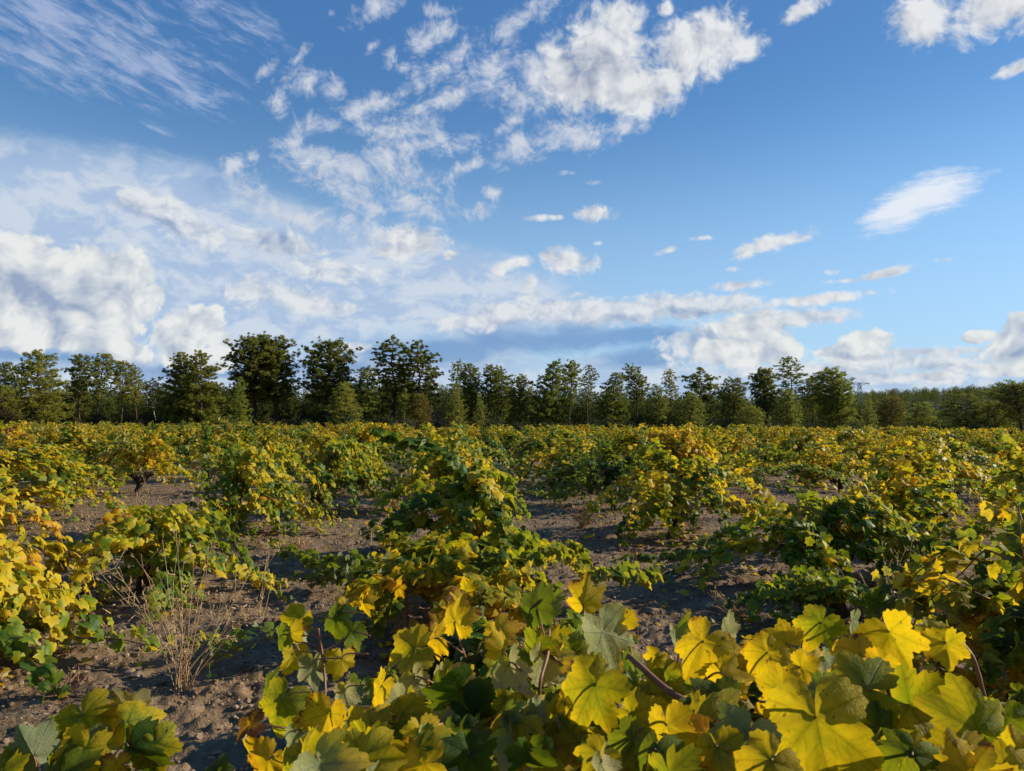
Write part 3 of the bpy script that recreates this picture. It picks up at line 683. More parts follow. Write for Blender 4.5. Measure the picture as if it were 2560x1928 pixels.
    for i, (X, d, hw, hh, k, lab) in enumerate([
        (438, 76, 2.0, 2.3, 2, "grey leafless shrub in front of the tall twin pines"), (352, 77, 1.9, 2.2, 0, "dull green shrub at the foot of the umbrella-shaped pine"), (385, 77, 1.6, 1.9, 1, "low shrub left of the grey leafless one"),
        (300, 78, 2.2, 1.7, 0, "low dark shrub under the tallest dark pine"), (318, 77, 1.3, 1.4, 1, "small shrub between the tallest pine and the umbrella-shaped pine"), (272, 79, 1.8, 1.5, 3, "brownish shrub by the trunk of the tallest dark pine"),
        (408, 76, 1.3, 1.6, 2, "small greyish shrub left of the large grey one"), (494, 76, 1.6, 1.8, 0, "round green shrub below the three blunt pines"), (600, 77, 1.9, 1.7, 1, "dark shrub under the very thin pine"),
        (625, 77, 1.5, 1.6, 0, "green shrub under the fluffy light green pine"), (646, 77, 1.2, 1.4, 1, "small shrub left of the mid green pine"), (722, 76, 1.9, 1.9, 1, "dark shrub below the wide domed pine"),
        (775, 76, 1.5, 1.6, 0, "low shrub right of the bright leafy low pine"), (812, 76, 1.4, 1.5, 1, "small shrub under the small dark-headed pine"), (855, 77, 1.7, 1.6, 0, "shrub at the foot of the cone-shaped young pine"),
        (905, 78, 1.5, 1.4, 1, "shrub below the brownish round tree"), (935, 78, 1.5, 1.6, 0, "shrub left of the wide drooping dark pine"), (985, 78, 1.7, 1.5, 1, "shrub right of the wide drooping dark pine"),
        (100, 80, 1.8, 1.9, 3, "reddish brown shrub below the pair of slim pines"), (128, 80, 1.6, 1.6, 3, "reddish brown shrub below the slender crooked pine"), (150, 80, 1.5, 1.7, 3, "reddish brown shrub beside the pale-trunked tree"),
        (10, 79, 1.8, 2.6, 3, "brown shrub at the foot of the broad olive pine at the left edge"), (232, 78, 1.3, 1.4, 0, "low shrub at the foot of the fresh green young pine"), (548, 77, 1.6, 1.5, 0, "shrub below the broad full pine right of the middle"),
        (570, 78, 1.4, 1.4, 3, "brown shrub right of the broad full pine"), (668, 77, 1.5, 1.5, 3, "brownish shrub under the pale lollipop pine"), (520, 77, 1.2, 1.4, 1, "small shrub below the medium pine at the middle")]):
        p = at(X, 422, d); z = float(gz(p[0], p[1]))
        (TS, FS), mat = kinds[k]
        if k not in made:
            root = empty('shrub', (0, 0, 0)); made[k] = (root, TS.build('stem', M_PINEBARK, root), FS.build('foliage', mat, root)); r2 = root
        else:
            root, a, b = made[k]; r2 = root.copy(); COL.objects.link(r2)
            for c in (a, b):
                c2 = c.copy(); COL.objects.link(c2); c2.parent = r2
        r2.location = (p[0], p[1], z); r2.scale = (hw, hw, hh); r2.rotation_euler = (0, 0, rng.uniform(0, 6.28))
        tag(r2, lab, 'shrub', "shrubs at the foot of the pine wood")

    # the wood behind: countless small crowns that read as one mass
    rng = np.random.default_rng(61)
    V0, F0, A0 = [], [], []
    base_kinds = [pine(601, 6, 3.8, 'young'), pine(602, 6.5, 4.4, 'round'), pine(603, 6.5, 4.2, 'bushy')]
    raws = []
    for _, FS in base_kinds:
        v, f, a = np.concatenate(FS.V), np.concatenate(FS.F), np.concatenate(FS.A)
        q = len(v) // 4; pick = rng.permutation(q)[:1700]
        v2 = v.reshape(q, 4, 3)[pick]; c = v2.mean(1, keepdims=True); v2 = c + (v2 - c) * 2.5
        raws.append((v2.reshape(-1, 3), (np.array([[0, 1, 2], [0, 2, 3]])[None] + (np.arange(len(pick)) * 4)[:, None, None]).reshape(-1, 3), a.reshape(q, 4, 3)[pick].reshape(-1, 3)))
    def wood(name, label, spots, mat, part=1.0, grow=1.0):
        S = Soup()
        for x, y, z, s in spots:
            v, f, a = raws[rng.integers(len(raws))]; rz = rng.uniform(0, 6.28); c, sn = math.cos(rz) * s, math.sin(rz) * s; hz = s * rng.uniform(.85, 1.2)
            if part < 1:
                q = int(len(v) / 4 * part); c4 = v[:q * 4].reshape(q, 4, 3); m4 = c4.mean(1, keepdims=True); v = (m4 + (c4 - m4) * grow).reshape(-1, 3); f = f[:q * 2]; a = a[:q * 4]
            a = a.copy(); a[:, 2] = np.clip(a[:, 2] * .6 + rng.uniform(0, .4), 0, 1)
            S.add(np.stack([v[:, 0] * c - v[:, 1] * sn + x, v[:, 0] * sn + v[:, 1] * c + y, v[:, 2] * hz + z], -1), f, a)
        tag(S.build(name, mat), label, "wood", kind='stuff')
    spots = []
    for X in np.arange(-60, 1090, 5.0):
        for d in (98, 106, 116):
            Xj, dj = X + rng.normal(0, 4), d + rng.normal(0, 2.5)
            p = at(Xj, 422, dj)
            top = np.interp(Xj, [0, 60, 110, 170, 240, 300, 380, 450, 520, 640, 760, 850, 900, 1024], [402, 398, 396, 392, 389, 390, 388, 390, 394, 397, 398, 402, 414, 414]) + rng.normal(0, 3.5)
            h = (422 - top) / FPX * dj + 1.5
            spots.append((p[0], p[1], float(gz(p[0], p[1])) - .1, max(.35, h / 6.6)))
    wood('background_wood', "dark mass of young trees filling the gaps between the pines", spots, M_WOOD)
    # wooded hill on the right
    hx, hy = at(985, 422, 380)[:2]
    hv, n_ = [], 60
    rr, tt = np.meshgrid(np.linspace(0, 1, 24), np.linspace(0, 2 * np.pi, n_, endpoint=False), indexing='ij')
    X_, Y_ = hx + rr * np.cos(tt) * 150, hy + rr * np.sin(tt) * 130
    def hill_z(x, y):
        r2 = ((x - hx) / 150) ** 2 + ((y - hy) / 130) ** 2
        a = np.clip(1 - r2, 0, 1)
        return -1.5 + 16.5 * (1 - (1 - a) ** 1.6) * (1 + .10 * np.sin((x - hx) / 37 + 1)) * (.93 - .0016 * (x - hx))
    V = np.stack([X_, Y_, hill_z(X_, Y_)], -1).reshape(-1, 3)
    i = np.arange(23)[:, None] * n_; j = np.arange(n_)[None]; j2 = (j + 1) % n_
    F = np.stack([i + j, i + n_ + j, i + n_ + j2, i + j2], -1).reshape(-1, 4)
    mh = plain("hill_scrub", (0.022, 0.034, 0.012), (0.045, 0.058, 0.022), .2, .95)
    tag(link('hill', mesh_np('hill', V, F), mh), "low wooded hill behind the pines on the right", "hill", kind='structure')
    spots = []
    for _ in range(2400):
        a, r_ = rng.uniform(np.pi * .85, np.pi * 2.15), math.sqrt(rng.random()) * .99
        x, y = hx + r_ * math.cos(a) * 150, hy + r_ * math.sin(a) * 130
        spots.append((x, y, float(hill_z(x, y)) - .9, rng.uniform(.50, .85)))
    wood('hillside_wood', "dark pine wood covering the low hill on the right", spots, M_WOOD, .22, 1.6)

    # brown heath between the vineyard and the wood
    S = Soup(); v, f, a = [np.concatenate(t) for t in (kinds[3][0][1].V, kinds[3][0][1].F, kinds[3][0][1].A)]
    pick = rng.permutation(len(v) // 4)[:350]; v = v.reshape(-1, 4, 3)[pick].reshape(-1, 3); a = a.reshape(-1, 4, 3)[pick].reshape(-1, 3)
    f = (np.array([[0, 1, 2], [0, 2, 3]])[None] + (np.arange(350) * 4)[:, None, None]).reshape(-1, 3)
    for _ in range(420):
        d = rng.uniform(75, 97); X = rng.uniform(-40, 1064) if rng.random() < .6 else rng.uniform(60, 230)
        p = at(X, 422, d); s = rng.uniform(.6, 1.3); h = rng.uniform(.5, 1.5)
        S.add(v * np.array([s, s, h]) + np.array([p[0], p[1], float(gz(p[0], p[1]))]), f, a)
    tag(S.build('undergrowth', M_HEATH), "brown heath and undergrowth between the vines and the pines", "undergrowth", kind='stuff')

    # power pylon beyond the wood
    top = at(859.5, 383, 330); px, py = top[0], top[1]; H = top[2] + 1.2
    root = empty('power_pylon', (px, py, -1.2)); tag(root, "thin grey lattice power pylon with a T-shaped head behind the trees", 'pylon')
    B = Soup()
    def bar(a, b, r=.09): B.add(*tube(np.array([a, b], float), r, 4, False))
    w0, w1 = 1.5, .45
    lv = np.linspace(0, 1, 10); cor = [(1, 1), (1, -1), (-1, -1), (-1, 1)]
    for k in range(9):
        za, zb = lv[k] * H, lv[k + 1] * H; wa, wb = w0 + (w1 - w0) * lv[k], w0 + (w1 - w0) * lv[k + 1]
        for c, (sx, sy) in enumerate(cor):
            tx, ty = cor[(c + 1) % 4]
            bar((sx * wa, sy * wa, za), (sx * wb, sy * wb, zb), .12); bar((sx * wa, sy * wa, za), (tx * wb, ty * wb, zb), .06); bar((sx * wb, sy * wb, zb), (tx * wb, ty * wb, zb), .06)
    B.build('mast', M_STEEL, root)
    B = Soup()
    for sy in (-.4, .4):
        bar((-4.2, sy, H), (4.2, sy, H), .13); bar((-4.2, sy, H), (-.5, sy, H - 1.0), .07); bar((4.2, sy, H), (.5, sy, H - 1.0), .07)
    for xx in (-4.2, -2.1, 0, 2.1, 4.2): bar((xx, -.4, H), (xx, .4, H), .08)
    B.build('crossarm', M_STEEL, root)
    for xx in (-4.0, 0, 4.0):
        B = Soup()
        for k in range(4): B.add(*tube(np.array([[xx, 0, H - .15 - .22 * k], [xx, 0, H - .30 - .22 * k]]), .13, 6))
        B.build('insulator', M_STEEL, root)
build_trees()
# ------------------------------------------------------------------ grape leaves
_OA = np.radians([0, 8, 18, 29, 42, 52, 61, 74, 85, 99, 111, 122, 140, 156, 170, 180])
_OR = np.array([1.04, .94, .80, .69, .82, .97, .89, .75, .62, .70, .80, .74, .65, .58, .44, .08])
def leaf_r(th, teeth=0.05, nteeth=25):
    a = np.abs((th + np.pi) % (2 * np.pi) - np.pi)
    r = np.interp(a, _OA, _OR)
    saw = (a * nteeth / (2 * np.pi)) % 1.0
    return r + teeth * (1.0 - 2 * np.abs(saw - 0.35)) * np.clip((np.pi - a) * 2, 0, 1)

def leaf_template(K, rings, rng, teeth=0.05, angles=None, curly=1.0):
    th = np.linspace(-np.pi, np.pi, K, endpoint=False) + 1e-4 if angles is None else np.radians(angles)
    K = len(th); r = leaf_r(th, teeth) * (1 + rng.uniform(-.05, .05, K) * (K < 40))
    if K >= 40:                    # no two blades alike: lop-sided lobes and a torn or nibbled notch
        r = r * (1 + .16 * perlin(np.cos(th) * 1.3 + rng.uniform(0, 90), np.sin(th) * 1.3 + rng.uniform(0, 90)) + .05 * perlin(np.cos(th) * 5 + rng.uniform(0, 90), np.sin(th) * 5 + rng.uniform(0, 90)))
        if rng.random() < .6: r = r * (1 - rng.uniform(.15, .42) * np.exp(-((th - rng.uniform(-2.4, 2.4)) / rng.uniform(.05, .16)) ** 2))
    fr = np.linspace(0, 1, rings + 1)[1:]
    x = np.concatenate([[0]] + [f * r * np.cos(th) for f in fr]); y = np.concatenate([[0]] + [f * r * np.sin(th) for f in fr])
    rr2 = x * x + y * y; ang = np.arctan2(y, x)
    droop, fold, wave, curl = rng.uniform(-.05, .40), rng.uniform(-.36, .42), rng.uniform(.03, .13), rng.uniform(-.15, .40)
    ph, ph2 = rng.uniform(0, 6.28, 2)
    droop, fold, wave, curl = droop * curly, fold * curly, wave * (.5 + .5 * curly), curl * curly
    z = -droop * rr2 + fold * np.abs(y) - curl * np.maximum(x, 0) ** 2 + wave * np.sin(3 * ang + ph) * rr2 + 0.6 * wave * np.sin(7 * ang + ph2) * rr2 ** 1.5
    z += rng.uniform(-.2, .2) * x * y
    if curly > 1: z += .030 * perlin(x * 3.1 + ph, y * 3.1 + ph2) + .016 * perlin(x * 7 + ph2, y * 7 + ph)
    if K >= 40: z += 0.035 * np.cos(5 * ang) * np.sqrt(rr2) * (1 - .6 * np.sqrt(rr2)) - 0.03 * np.abs(np.sin(2.5 * ang)) * np.sqrt(rr2)
    V = np.stack([x, y, z], -1)
    i = np.arange(K); i2 = (i + 1) % K
    F = [np.stack([np.zeros(K, int), 1 + i, 1 + i2], -1)]
    for k in range(rings - 1):
        a, b = 1 + k * K, 1 + (k + 1) * K
        F += [np.stack([a + i, b + i, b + i2], -1), np.stack([a + i, b + i2, a + i2], -1)]
    return V, np.concatenate(F)

_rt = np.random.default_rng(77)
LOW = [leaf_template(0, 1, _rt, 0, [-165, -114, -84, -54, -28, 0, 28, 54, 84, 114, 165]) for _ in range(7)]
MID = [leaf_template(22, 2, _rt, 0.0) for _ in range(10)]
HIGH = [leaf_template(60, 4, _rt, 0.085, None, 1.35) for _ in range(16)]

def add_leaves(S, temps, pos, tip, nrm, scale, hue, rng):
    pos, tip, nrm = np.asarray(pos), np.asarray(tip), unit(np.asarray(nrm))
    X = unit(tip - nrm * np.sum(tip * nrm, -1, keepdims=True)); Y = np.cross(nrm, X)
    which = rng.integers(len(temps), size=len(pos))
    asp = rng.uniform(.85, 1.1, len(pos))
    for t, (V, F) in enumerate(temps):
        ix = np.nonzero(which == t)[0]
        if not len(ix): continue
        s = scale[ix][:, None, None]
        W_ = pos[ix][:, None] + s * (V[None, :, 0:1] * X[ix][:, None] + (asp[ix][:, None, None] * V[None, :, 1:2]) * Y[ix][:, None] + V[None, :, 2:3] * nrm[ix][:, None])
        A = np.broadcast_to(np.stack([V[:, 0], V[:, 1], np.zeros(len(V))], -1), (len(ix), len(V), 3)).copy()
        A[:, :, 2] = hue[ix][:, None]
        S.add(W_.reshape(-1, 3), (F[None] + (np.arange(len(ix)) * len(V))[:, None, None]).reshape(-1, 3), A.reshape(-1, 3))


def leaves_along(P, rng, spacing=0.05, size=0.07, hue=0.5, centre=None, start=0.15, lateral=1.0, hue_sd=0.11, pet=0.07):
    """leaves left and right of a shoot: positions, tips, normals, sizes, hues"""
    seg = np.linalg.norm(np.diff(P, axis=0), axis=1); L = np.concatenate([[0], np.cumsum(seg)])
    n = max(3, int(L[-1] * (1 - start) / spacing * (1 + lateral)))
    s = np.sort(rng.uniform(start * L[-1], L[-1], n))
    p = np.stack([np.interp(s, L, P[:, k]) for k in range(3)], -1)
    T = unit(np.stack([np.interp(s, L, np.gradient(P[:, k])) for k in range(3)], -1))
    c = P[0] if centre is None else centre
    out = unit((p - c) * np.array([1, 1, 0.25]) + 1e-4)
    side = unit(np.cross(T, UP) + 1e-3) * np.where(rng.random(n) < .5, -1, 1)[:, None]
    pd = unit(side * .8 + UP * .45 + out * .4 + rng.normal(0, .45, (n, 3)))
    pl = pet * rng.uniform(.5, 1.5, n)
    q = p + pd * pl[:, None]
    nr = unit(UP * .62 + out * .55 + SUN * .40 + rng.normal(0, .48, (n, 3)))
    tp = unit(pd * .55 - UP * .65 + out * .45 + rng.normal(0, .4, (n, 3)))
    frac = s / L[-1]
    sz = size * rng.uniform(.62, 1.22, n) * np.interp(frac, [0, .7, 1], [1, 1, .55])
    hu = np.clip(hue + rng.normal(0, hue_sd, n), 0.02, 0.99)
    return p, q, tp, nr, sz, hu

def vine_shoots(rng, h, r, n, bias=None, zend=(0.02, 0.40), erect=2, head=0.28):
    """canes of a bush vine: rise from the head, arch over and hang down"""
    h = h * .86
    out = []
    lob = rng.uniform(0, 6.28, 5); lr, lh = rng.uniform(.62, 1.38, 5), rng.uniform(.72, 1.22, 5)
    h_, r_ = h, r
    for k in range(n):
        if rng.random() < .75: q = rng.integers(5); az = lob[q] + rng.normal(0, .33); h, r = h_ * lh[q], r_ * lr[q]
        else: az = rng.uniform(0, 6.28); h, r = h_ * rng.uniform(.8, 1.05), r_ * rng.uniform(.7, 1.1)
        if bias is not None and rng.random() < .4: az = bias + rng.normal(0, .7)
        d = np.array([math.cos(az), math.sin(az), 0]); tw = np.array([-d[1], d[0], 0]) * rng.normal(0, .25)
        p0 = d * .12 + UP * (head + rng.uniform(-.08, .10)); u = rng.random()
        if u < .55:                # arching over and hanging to the soil
            e = r * rng.uniform(.5, 1.0); pk = h * rng.uniform(.75, 1.10)
            p1 = d * e * .15 + UP * (head + (pk - head) * 1.45); p2 = d * e * .9 + tw + UP * (pk * 1.05); p3 = d * e * 1.08 + tw * 1.5 + UP * rng.uniform(*zend)
        elif u < .84:              # low and sprawling
            e = r * rng.uniform(.8, 1.15); pk = h * rng.uniform(.35, .62)
            p1 = d * e * .3 + UP * (head + pk * .5); p2 = d * e * .85 + tw + UP * pk; p3 = d * e * 1.1 + tw * 1.4 + UP * zend[0]
        else:                      # upright, filling the middle
            e = r * rng.uniform(.15, .55); pk = h * rng.uniform(.85, 1.08)
            p1 = d * e * .2 + UP * (head + (pk - head) * .7); p2 = d * e * .6 + tw * .5 + UP * pk; p3 = d * e * 1.1 + tw + UP * pk * rng.uniform(.8, 1.0)
        out.append(bez(p0, p1, p2, p3, 16) + np.cumsum(rng.normal(0, .008, (16, 3)), 0))
    h, r = h_, r_
    for k in range(erect):
        az = rng.uniform(0, 6.28); d = np.array([math.cos(az), math.sin(az), 0])
        out.append(bez(UP * head, UP * (h * .8) + d * .15, d * r * .35 + UP * h * 1.05, d * r * rng.uniform(.3, .8) + UP * h * rng.uniform(1.12, 1.42), 12))
    return out

def vine_trunk(S, rng, head=0.28, lean=None, thick=0.06):
    lean = rng.normal(0, .08, 2) if lean is None else lean
    P = np.array([[-lean[0], -lean[1], -0.06], [-lean[0] * .6, -lean[1] * .6, .12], [0.02, -.02, .28], [0, 0, head - .05], [0, 0, head + .02]])
    P[1:4, :2] += rng.normal(0, .018, (3, 2))
    S.add(*tube(P, np.array([1.25, 1.0, .9, 1.2, .7]) * thick, 9, True, rng, .22))
    for k in range(5):
        az = k * 1.256 + rng.uniform(-.4, .4); d = np.array([math.cos(az), math.sin(az), 0])
        Q = np.array([[0, 0, head - .10], *[d * t * .19 + UP * (head - .08 + t * .13) + rng.normal(0, .012, 3) for t in (.5, .8, 1.0)]])
        S.add(*tube(Q, np.array([.9, .7, .55, .5]) * thick, 7, True, rng, .25))

VINES = "bush vines of the vineyard"
def make_vine(name, label, x, y, h, r, n=16, seed=0, hue=.5, size=.07, temps=MID, bias=None, zend=(0.02, .40), erect=2, spacing=.040,
              lateral=1.0, extra=(), lean=None, mat=None, canes=True, head=.28, cut=None, hue_by_z=0.0, group=VINES, sink=0.0, pet=.07, thick=.06):
    rng = np.random.default_rng(seed)
    z0 = float(gz(x, y)) - sink
    root = empty(name, (x, y, z0))
    tag(root, label, 'grape vine', group)
    base = np.array([x, y, z0])
    TS = Soup(); vine_trunk(TS, rng, head, lean, thick); TS.build('trunk', M_VINEBARK, root)
    shoots = [(P, {}) for P in vine_shoots(rng, h, r, n, bias, zend, erect, head)]
    for e in extra:
        P, kw = e; shoots.append((np.asarray(P) - base, dict(kw)))
    FS = Soup(); acc = []
    CS = []
    for P, kw in shoots:
        P = P.copy(); P[:, 2] = np.maximum(P[:, 2], 0.025 + gz(P[:, 0] + x, P[:, 1] + y) - z0)
        hs = kw.pop('hue', None)
        hv = (hue + rng.normal(0, .11)) if hs is None else hs
        a = leaves_along(P, rng, **{**dict(spacing=spacing, size=size, hue=hv, centre=np.array([0, 0, .35]), lateral=lateral, pet=pet), **kw})
        acc.append(a)
        CS.append((P, np.linspace(.0055, .0022, len(P))))
    p, q, tp, nr, sz, hu = [np.concatenate(t) for t in zip(*acc)]
    q[:, 2] = np.maximum(q[:, 2], 0.03 + gz(q[:, 0] + x, q[:, 1] + y) - z0)
    if hue_by_z: hu = np.clip(hu + .55 * hue_by_z * (np.clip(q[:, 2] / h, 0, 1) - .6), .02, .99)
    keep = np.ones(len(q), bool) if cut is None else cut(q + base)
    p, q, tp, nr, sz, hu = p[keep], q[keep], tp[keep], nr[keep], sz[keep], hu[keep]
    add_leaves(FS, temps, q, tp, nr, sz, hu, rng)
    if temps is not LOW:           # the stalks that carry the leaves
        n_ = len(p); w = np.cross(unit(q - p), np.array([.3, .5, .8])) * .0014
        mid = (p + q) / 2 + UP * .008
        V = np.stack([p - w, p + w, mid + w, mid - w, q - w * .8, q + w * .8], 1).reshape(-1, 3)
        b = (np.arange(n_) * 6)[:, None, None]
        F = (np.array([[0, 1, 2], [0, 2, 3], [3, 2, 5], [3, 5, 4]])[None] + b).reshape(-1, 3)
        A = np.zeros((len(V), 3)); A[:, 2] = .62
        FS.add(V, F, A)
    FS.build('foliage', mat or M_LEAF, root)
    if canes == 'each':
        for P, rd in CS:
            if cut is not None:    # keep only the stretch that runs inside the leaf mass
                ok = cut(P + base - UP * .03); P, rd = P[ok], rd[ok]
                if len(P) < 5 or np.linalg.norm(np.diff(P, axis=0), axis=1).max() > .25: continue
            c = Soup(); c.add(*tube(P, rd, 6)); c.build('cane', M_CANE, root)
    elif canes:
        c = Soup()
        for P, rd in CS: c.add(*tube(P[:max(4, int(len(P) * .85))], rd[0] * .9, 4))
        c.build('canes', M_CANE, root)
    return root

def gp(X, Y, lift=0.1):            # point of the soil seen at X, Y, raised by lift
    Yh = 422 + (X - 512) * math.tan(ROLL)
    d = CAM_H * FPX / (Y - Yh)
    p = at(X, Y, d); p[2] = float(gz(p[0], p[1])) + lift
    return p

def runner(pts, n=18):             # smooth line through a few points
    pts = np.asarray(pts, float); t = np.linspace(0, len(pts) - 1, n)
    q = np.stack([np.interp(t, np.arange(len(pts)), pts[:, k]) for k in range(3)], -1)
    for _ in range(2): q[1:-1] = (q[:-2] + 2 * q[1:-1] + q[2:]) / 4
    return q

def near_vines():
    V = make_vine
    V('grape_vine', "yellow-green vine at the right edge, reaching in beside the big foreground leaves", 2.45, 3.55, 1.0, 1.05, 29, 101, 0.5, 0.068,
      temps=HIGH, canes='each', bias=R(180), hue_by_z=.18, spacing=.055, extra=[
          (runner([at(990, 600, 3.4), at(940, 575, 3.5), at(905, 590, 3.6), at(884, 606, 3.6)]), dict(hue=.62, spacing=.06, lateral=.6)),
          (runner([at(1010, 560, 3.3), at(985, 548, 3.4), at(960, 575, 3.4), at(930, 600, 3.4)]), dict(hue=.58))], mat=M_LEAF_NEAR)
    V('grape_vine', "golden vine at the left edge, tall, sloping down to the right", -4.1, 5.6, .92, .80, 24, 102, 0.58, 0.06, canes='each', hue_by_z=.1, erect=3)
    V('grape_vine', "low vine crawling in front of the tall golden one at the left edge", -3.35, 4.6, .60, .72, 21, 103, 0.5, 0.066, canes='each',
      hue_by_z=.2, extra=[(runner([gp(-30, 662, .12), gp(40, 655, .16), gp(80, 658, .12)]), dict(hue=.52)), (runner([gp(60, 650, .2), gp(30, 648, .22), gp(-20, 645, .2)]), dict(hue=.55)),
                          (runner([gp(75, 662, .14), gp(125, 662, .13), gp(165, 670, .1), gp(205, 662, .1), gp(240, 655, .08)], 24), dict(hue=.42, size=.055))])
    V('grape_vine', "sprawling low yellow-green vine behind the tall fan of dry stalks", -3.22, 6.9, .74, .90, 27, 104, 0.49, 0.064, head=.18, thick=.042, canes='each', hue_by_z=.25,
      extra=[(runner([gp(190, 560, .45), gp(215, 560, .45), gp(238, 575, .22), gp(246, 588, .1)]), dict(hue=.36)), (runner([gp(150, 560, .6), gp(120, 570, .5), gp(92, 600, .3)]), dict(hue=.3)), (runner([gp(160, 590, .4), gp(140, 598, .3), gp(110, 606, .12)]), dict(hue=.38)), (runner([gp(150, 590, .42), gp(170, 600, .3), gp(196, 606, .1)]), dict(hue=.42))])
    V('grape_vine', "vine with a dark hollow under its tan and green foliage, left of the stony path", -3.62, 10.0, 1.10, 1.22, 32, 105, 0.53, 0.060, canes='each', hue_by_z=.5, bias=R(-40), zend=(0, .3))
    V('grape_vine', "bushy yellow vine standing close to the path behind the one with the dark hollow", -3.05, 12.3, 1.15, 1.15, 27, 106, 0.52, 0.060, hue_by_z=.25)
    V('grape_vine', "green vine in the middle with one long leafy shoot arching up to the left", -.60, 8.7, .94, .92, 32, 107, .50, 0.08, canes='each', hue_by_z=.2, extra=[
        (runner([at(470, 500, 8.6), at(462, 466, 8.4), at(440, 452, 8.3), at(415, 446, 8.2), at(392, 440, 8.1), at(371, 431, 8.0)], 26), dict(hue=.27, size=.098, spacing=.030, start=.05, hue_sd=.06)),
        (runner([at(450, 510, 8.3), at(425, 500, 8.1), at(402, 515, 8.0), at(392, 545, 7.9)]), dict(hue=.3))])
    V('grape_vine', "low spreading vine just behind the big leaves, dry stalks before it", -.30, 5.5, .66, 1.0, 32, 108, 0.5, 0.076, canes='each', temps=HIGH, mat=M_LEAF_NEAR, extra=[
        (runner([gp(400, 590, .3), gp(345, 588, .22), gp(310, 575, .18), gp(280, 570, .22)]), dict(hue=.24, hue_sd=.08)), (runner([gp(380, 600, .3), gp(330, 592, .15), gp(296, 590, .1)]), dict(hue=.22, hue_sd=.08)),
        (runner([gp(540, 600, .4), gp(575, 580, .3), gp(592, 600, .15)]), dict(hue=.38)), (runner([gp(560, 620, .3), gp(610, 610, .28), gp(650, 605, .2), gp(668, 600, .25)]), dict(hue=.36)),
        (runner([gp(430, 620, .4), gp(380, 620, .35), gp(345, 630, .3)]), dict(hue=.42)), (runner([at(470, 580, 5.3), at(445, 550, 5.4), at(430, 536, 5.5)]), dict(hue=.6))])
    V('grape_vine', "full golden vine right of the middle, hanging to the soil on its left", 2.10, 9.9, 1.06, .95, 35, 109, 0.58, 0.064, canes='each', hue_by_z=.3, zend=(0, .4), extra=[
        (runner([gp(640, 545, .6), gp(630, 548, .35), gp(622, 552, .1)]), dict(hue=.33))])
    V('grape_vine', "dark green vine with one upright thin shoot, behind the full golden vine", 1.75, 13.2, 1.1, 1.0, 29, 110, .20, 0.062, hue_by_z=.12, erect=1, extra=[
        (runner([at(632, 450, 13), at(640, 436, 12.9), at(648, 424, 12.9)], 10), dict(hue=.2, spacing=.06)), (runner([gp(590, 500, .2), gp(565, 496, .2), gp(540, 492, .2)]), dict(hue=.33)),
        (runner([gp(600, 505, .2), gp(560, 505, .15), gp(530, 500, .15)]), dict(hue=.3))])
    V('grape_vine', "wide low green vine with a black hollow at its left, right of the middle", 2.72, 7.25, .86, 1.15, 35, 111, .50, 0.066, canes='each', hue_by_z=.2, bias=R(-20), extra=[
        (runner([gp(770, 580, .5), gp(735, 570, .35), gp(705, 575, .3), gp(694, 582, .12)]), dict(hue=.4)), (runner([gp(720, 577, .2), gp(665, 574, .12), gp(612, 572, .12)]), dict(hue=.24)),
        (runner([gp(850, 560, .6), gp(890, 560, .45), gp(925, 560, .35), gp(942, 556, .3)]), dict(hue=.40)), (runner([gp(870, 580, .4), gp(905, 575, .3), gp(930, 580, .15)]), dict(hue=.42))])
    V('grape_vine', "small flat vine on the soil in front of the wide low green vine", 2.45, 5.95, .34, .62, 16, 112, .36, 0.056, canes='each', erect=0, head=.22, extra=[
        (runner([gp(880, 620, .2), gp(895, 612, .25), gp(908, 615, .1)]), dict(hue=.55))])
    V('grape_vine', "yellow vine with a thick dark leaning trunk showing, at the right", 6.35, 11.7, 1.15, 1.15, 32, 113, 0.6, 0.060, canes='each', zend=(.35, .8), lean=np.array([-.25, .0]), head=.6, thick=.085, hue_by_z=.1)
    V('grape_vine', "low green vine half hidden behind the left part of the big foreground leaves", .12, 3.55, .60, .85, 26, 115, .30, .060, canes='each', erect=0, head=.22, extra=[
        (runner([gp(330, 690, .3), gp(285, 680, .25), gp(245, 678, .2), gp(205, 690, .12)]), dict(hue=.2, hue_sd=.08))])
    V('grape_vine', "vine at the bottom left corner, only a few large leaves in view", -1.02, 1.62, .60, .34, 16, 114, .40, 0.048, temps=HIGH, mat=M_LEAF_NEAR, canes='each', erect=0, spacing=.07, zend=(.1, .4), head=.3)
near_vines()

# ------------------------------------------------------------------ the vineyard rows
def far_variant(seed, h, r, n, hue, erect):
    rng = np.random.default_rng(seed)
    TS = Soup(); vine_trunk(TS, rng)
    FS = Soup(); acc = []
    for P in vine_shoots(rng, h, r, n, None, (0.0, .35), erect):
        P[:, 2] = np.maximum(P[:, 2], .03)
        acc.append(leaves_along(P, rng, spacing=.046, size=.064, hue=hue - .02 + rng.normal(0, .12), centre=np.array([0, 0, .35]), lateral=1.0, hue_sd=.12))
        TS.add(*tube(P[:12], .005, 3))
    p, q, tp, nr, sz, hu = [np.concatenate(t) for t in zip(*acc)]
    q[:, 2] = np.maximum(q[:, 2], .02)
    hu = np.clip(hu + .12 * (np.clip(q[:, 2] / h, 0, 1) - .6), .02, .99)
    add_leaves(FS, LOW, q, tp, nr, sz, hu, rng)
    return TS, FS

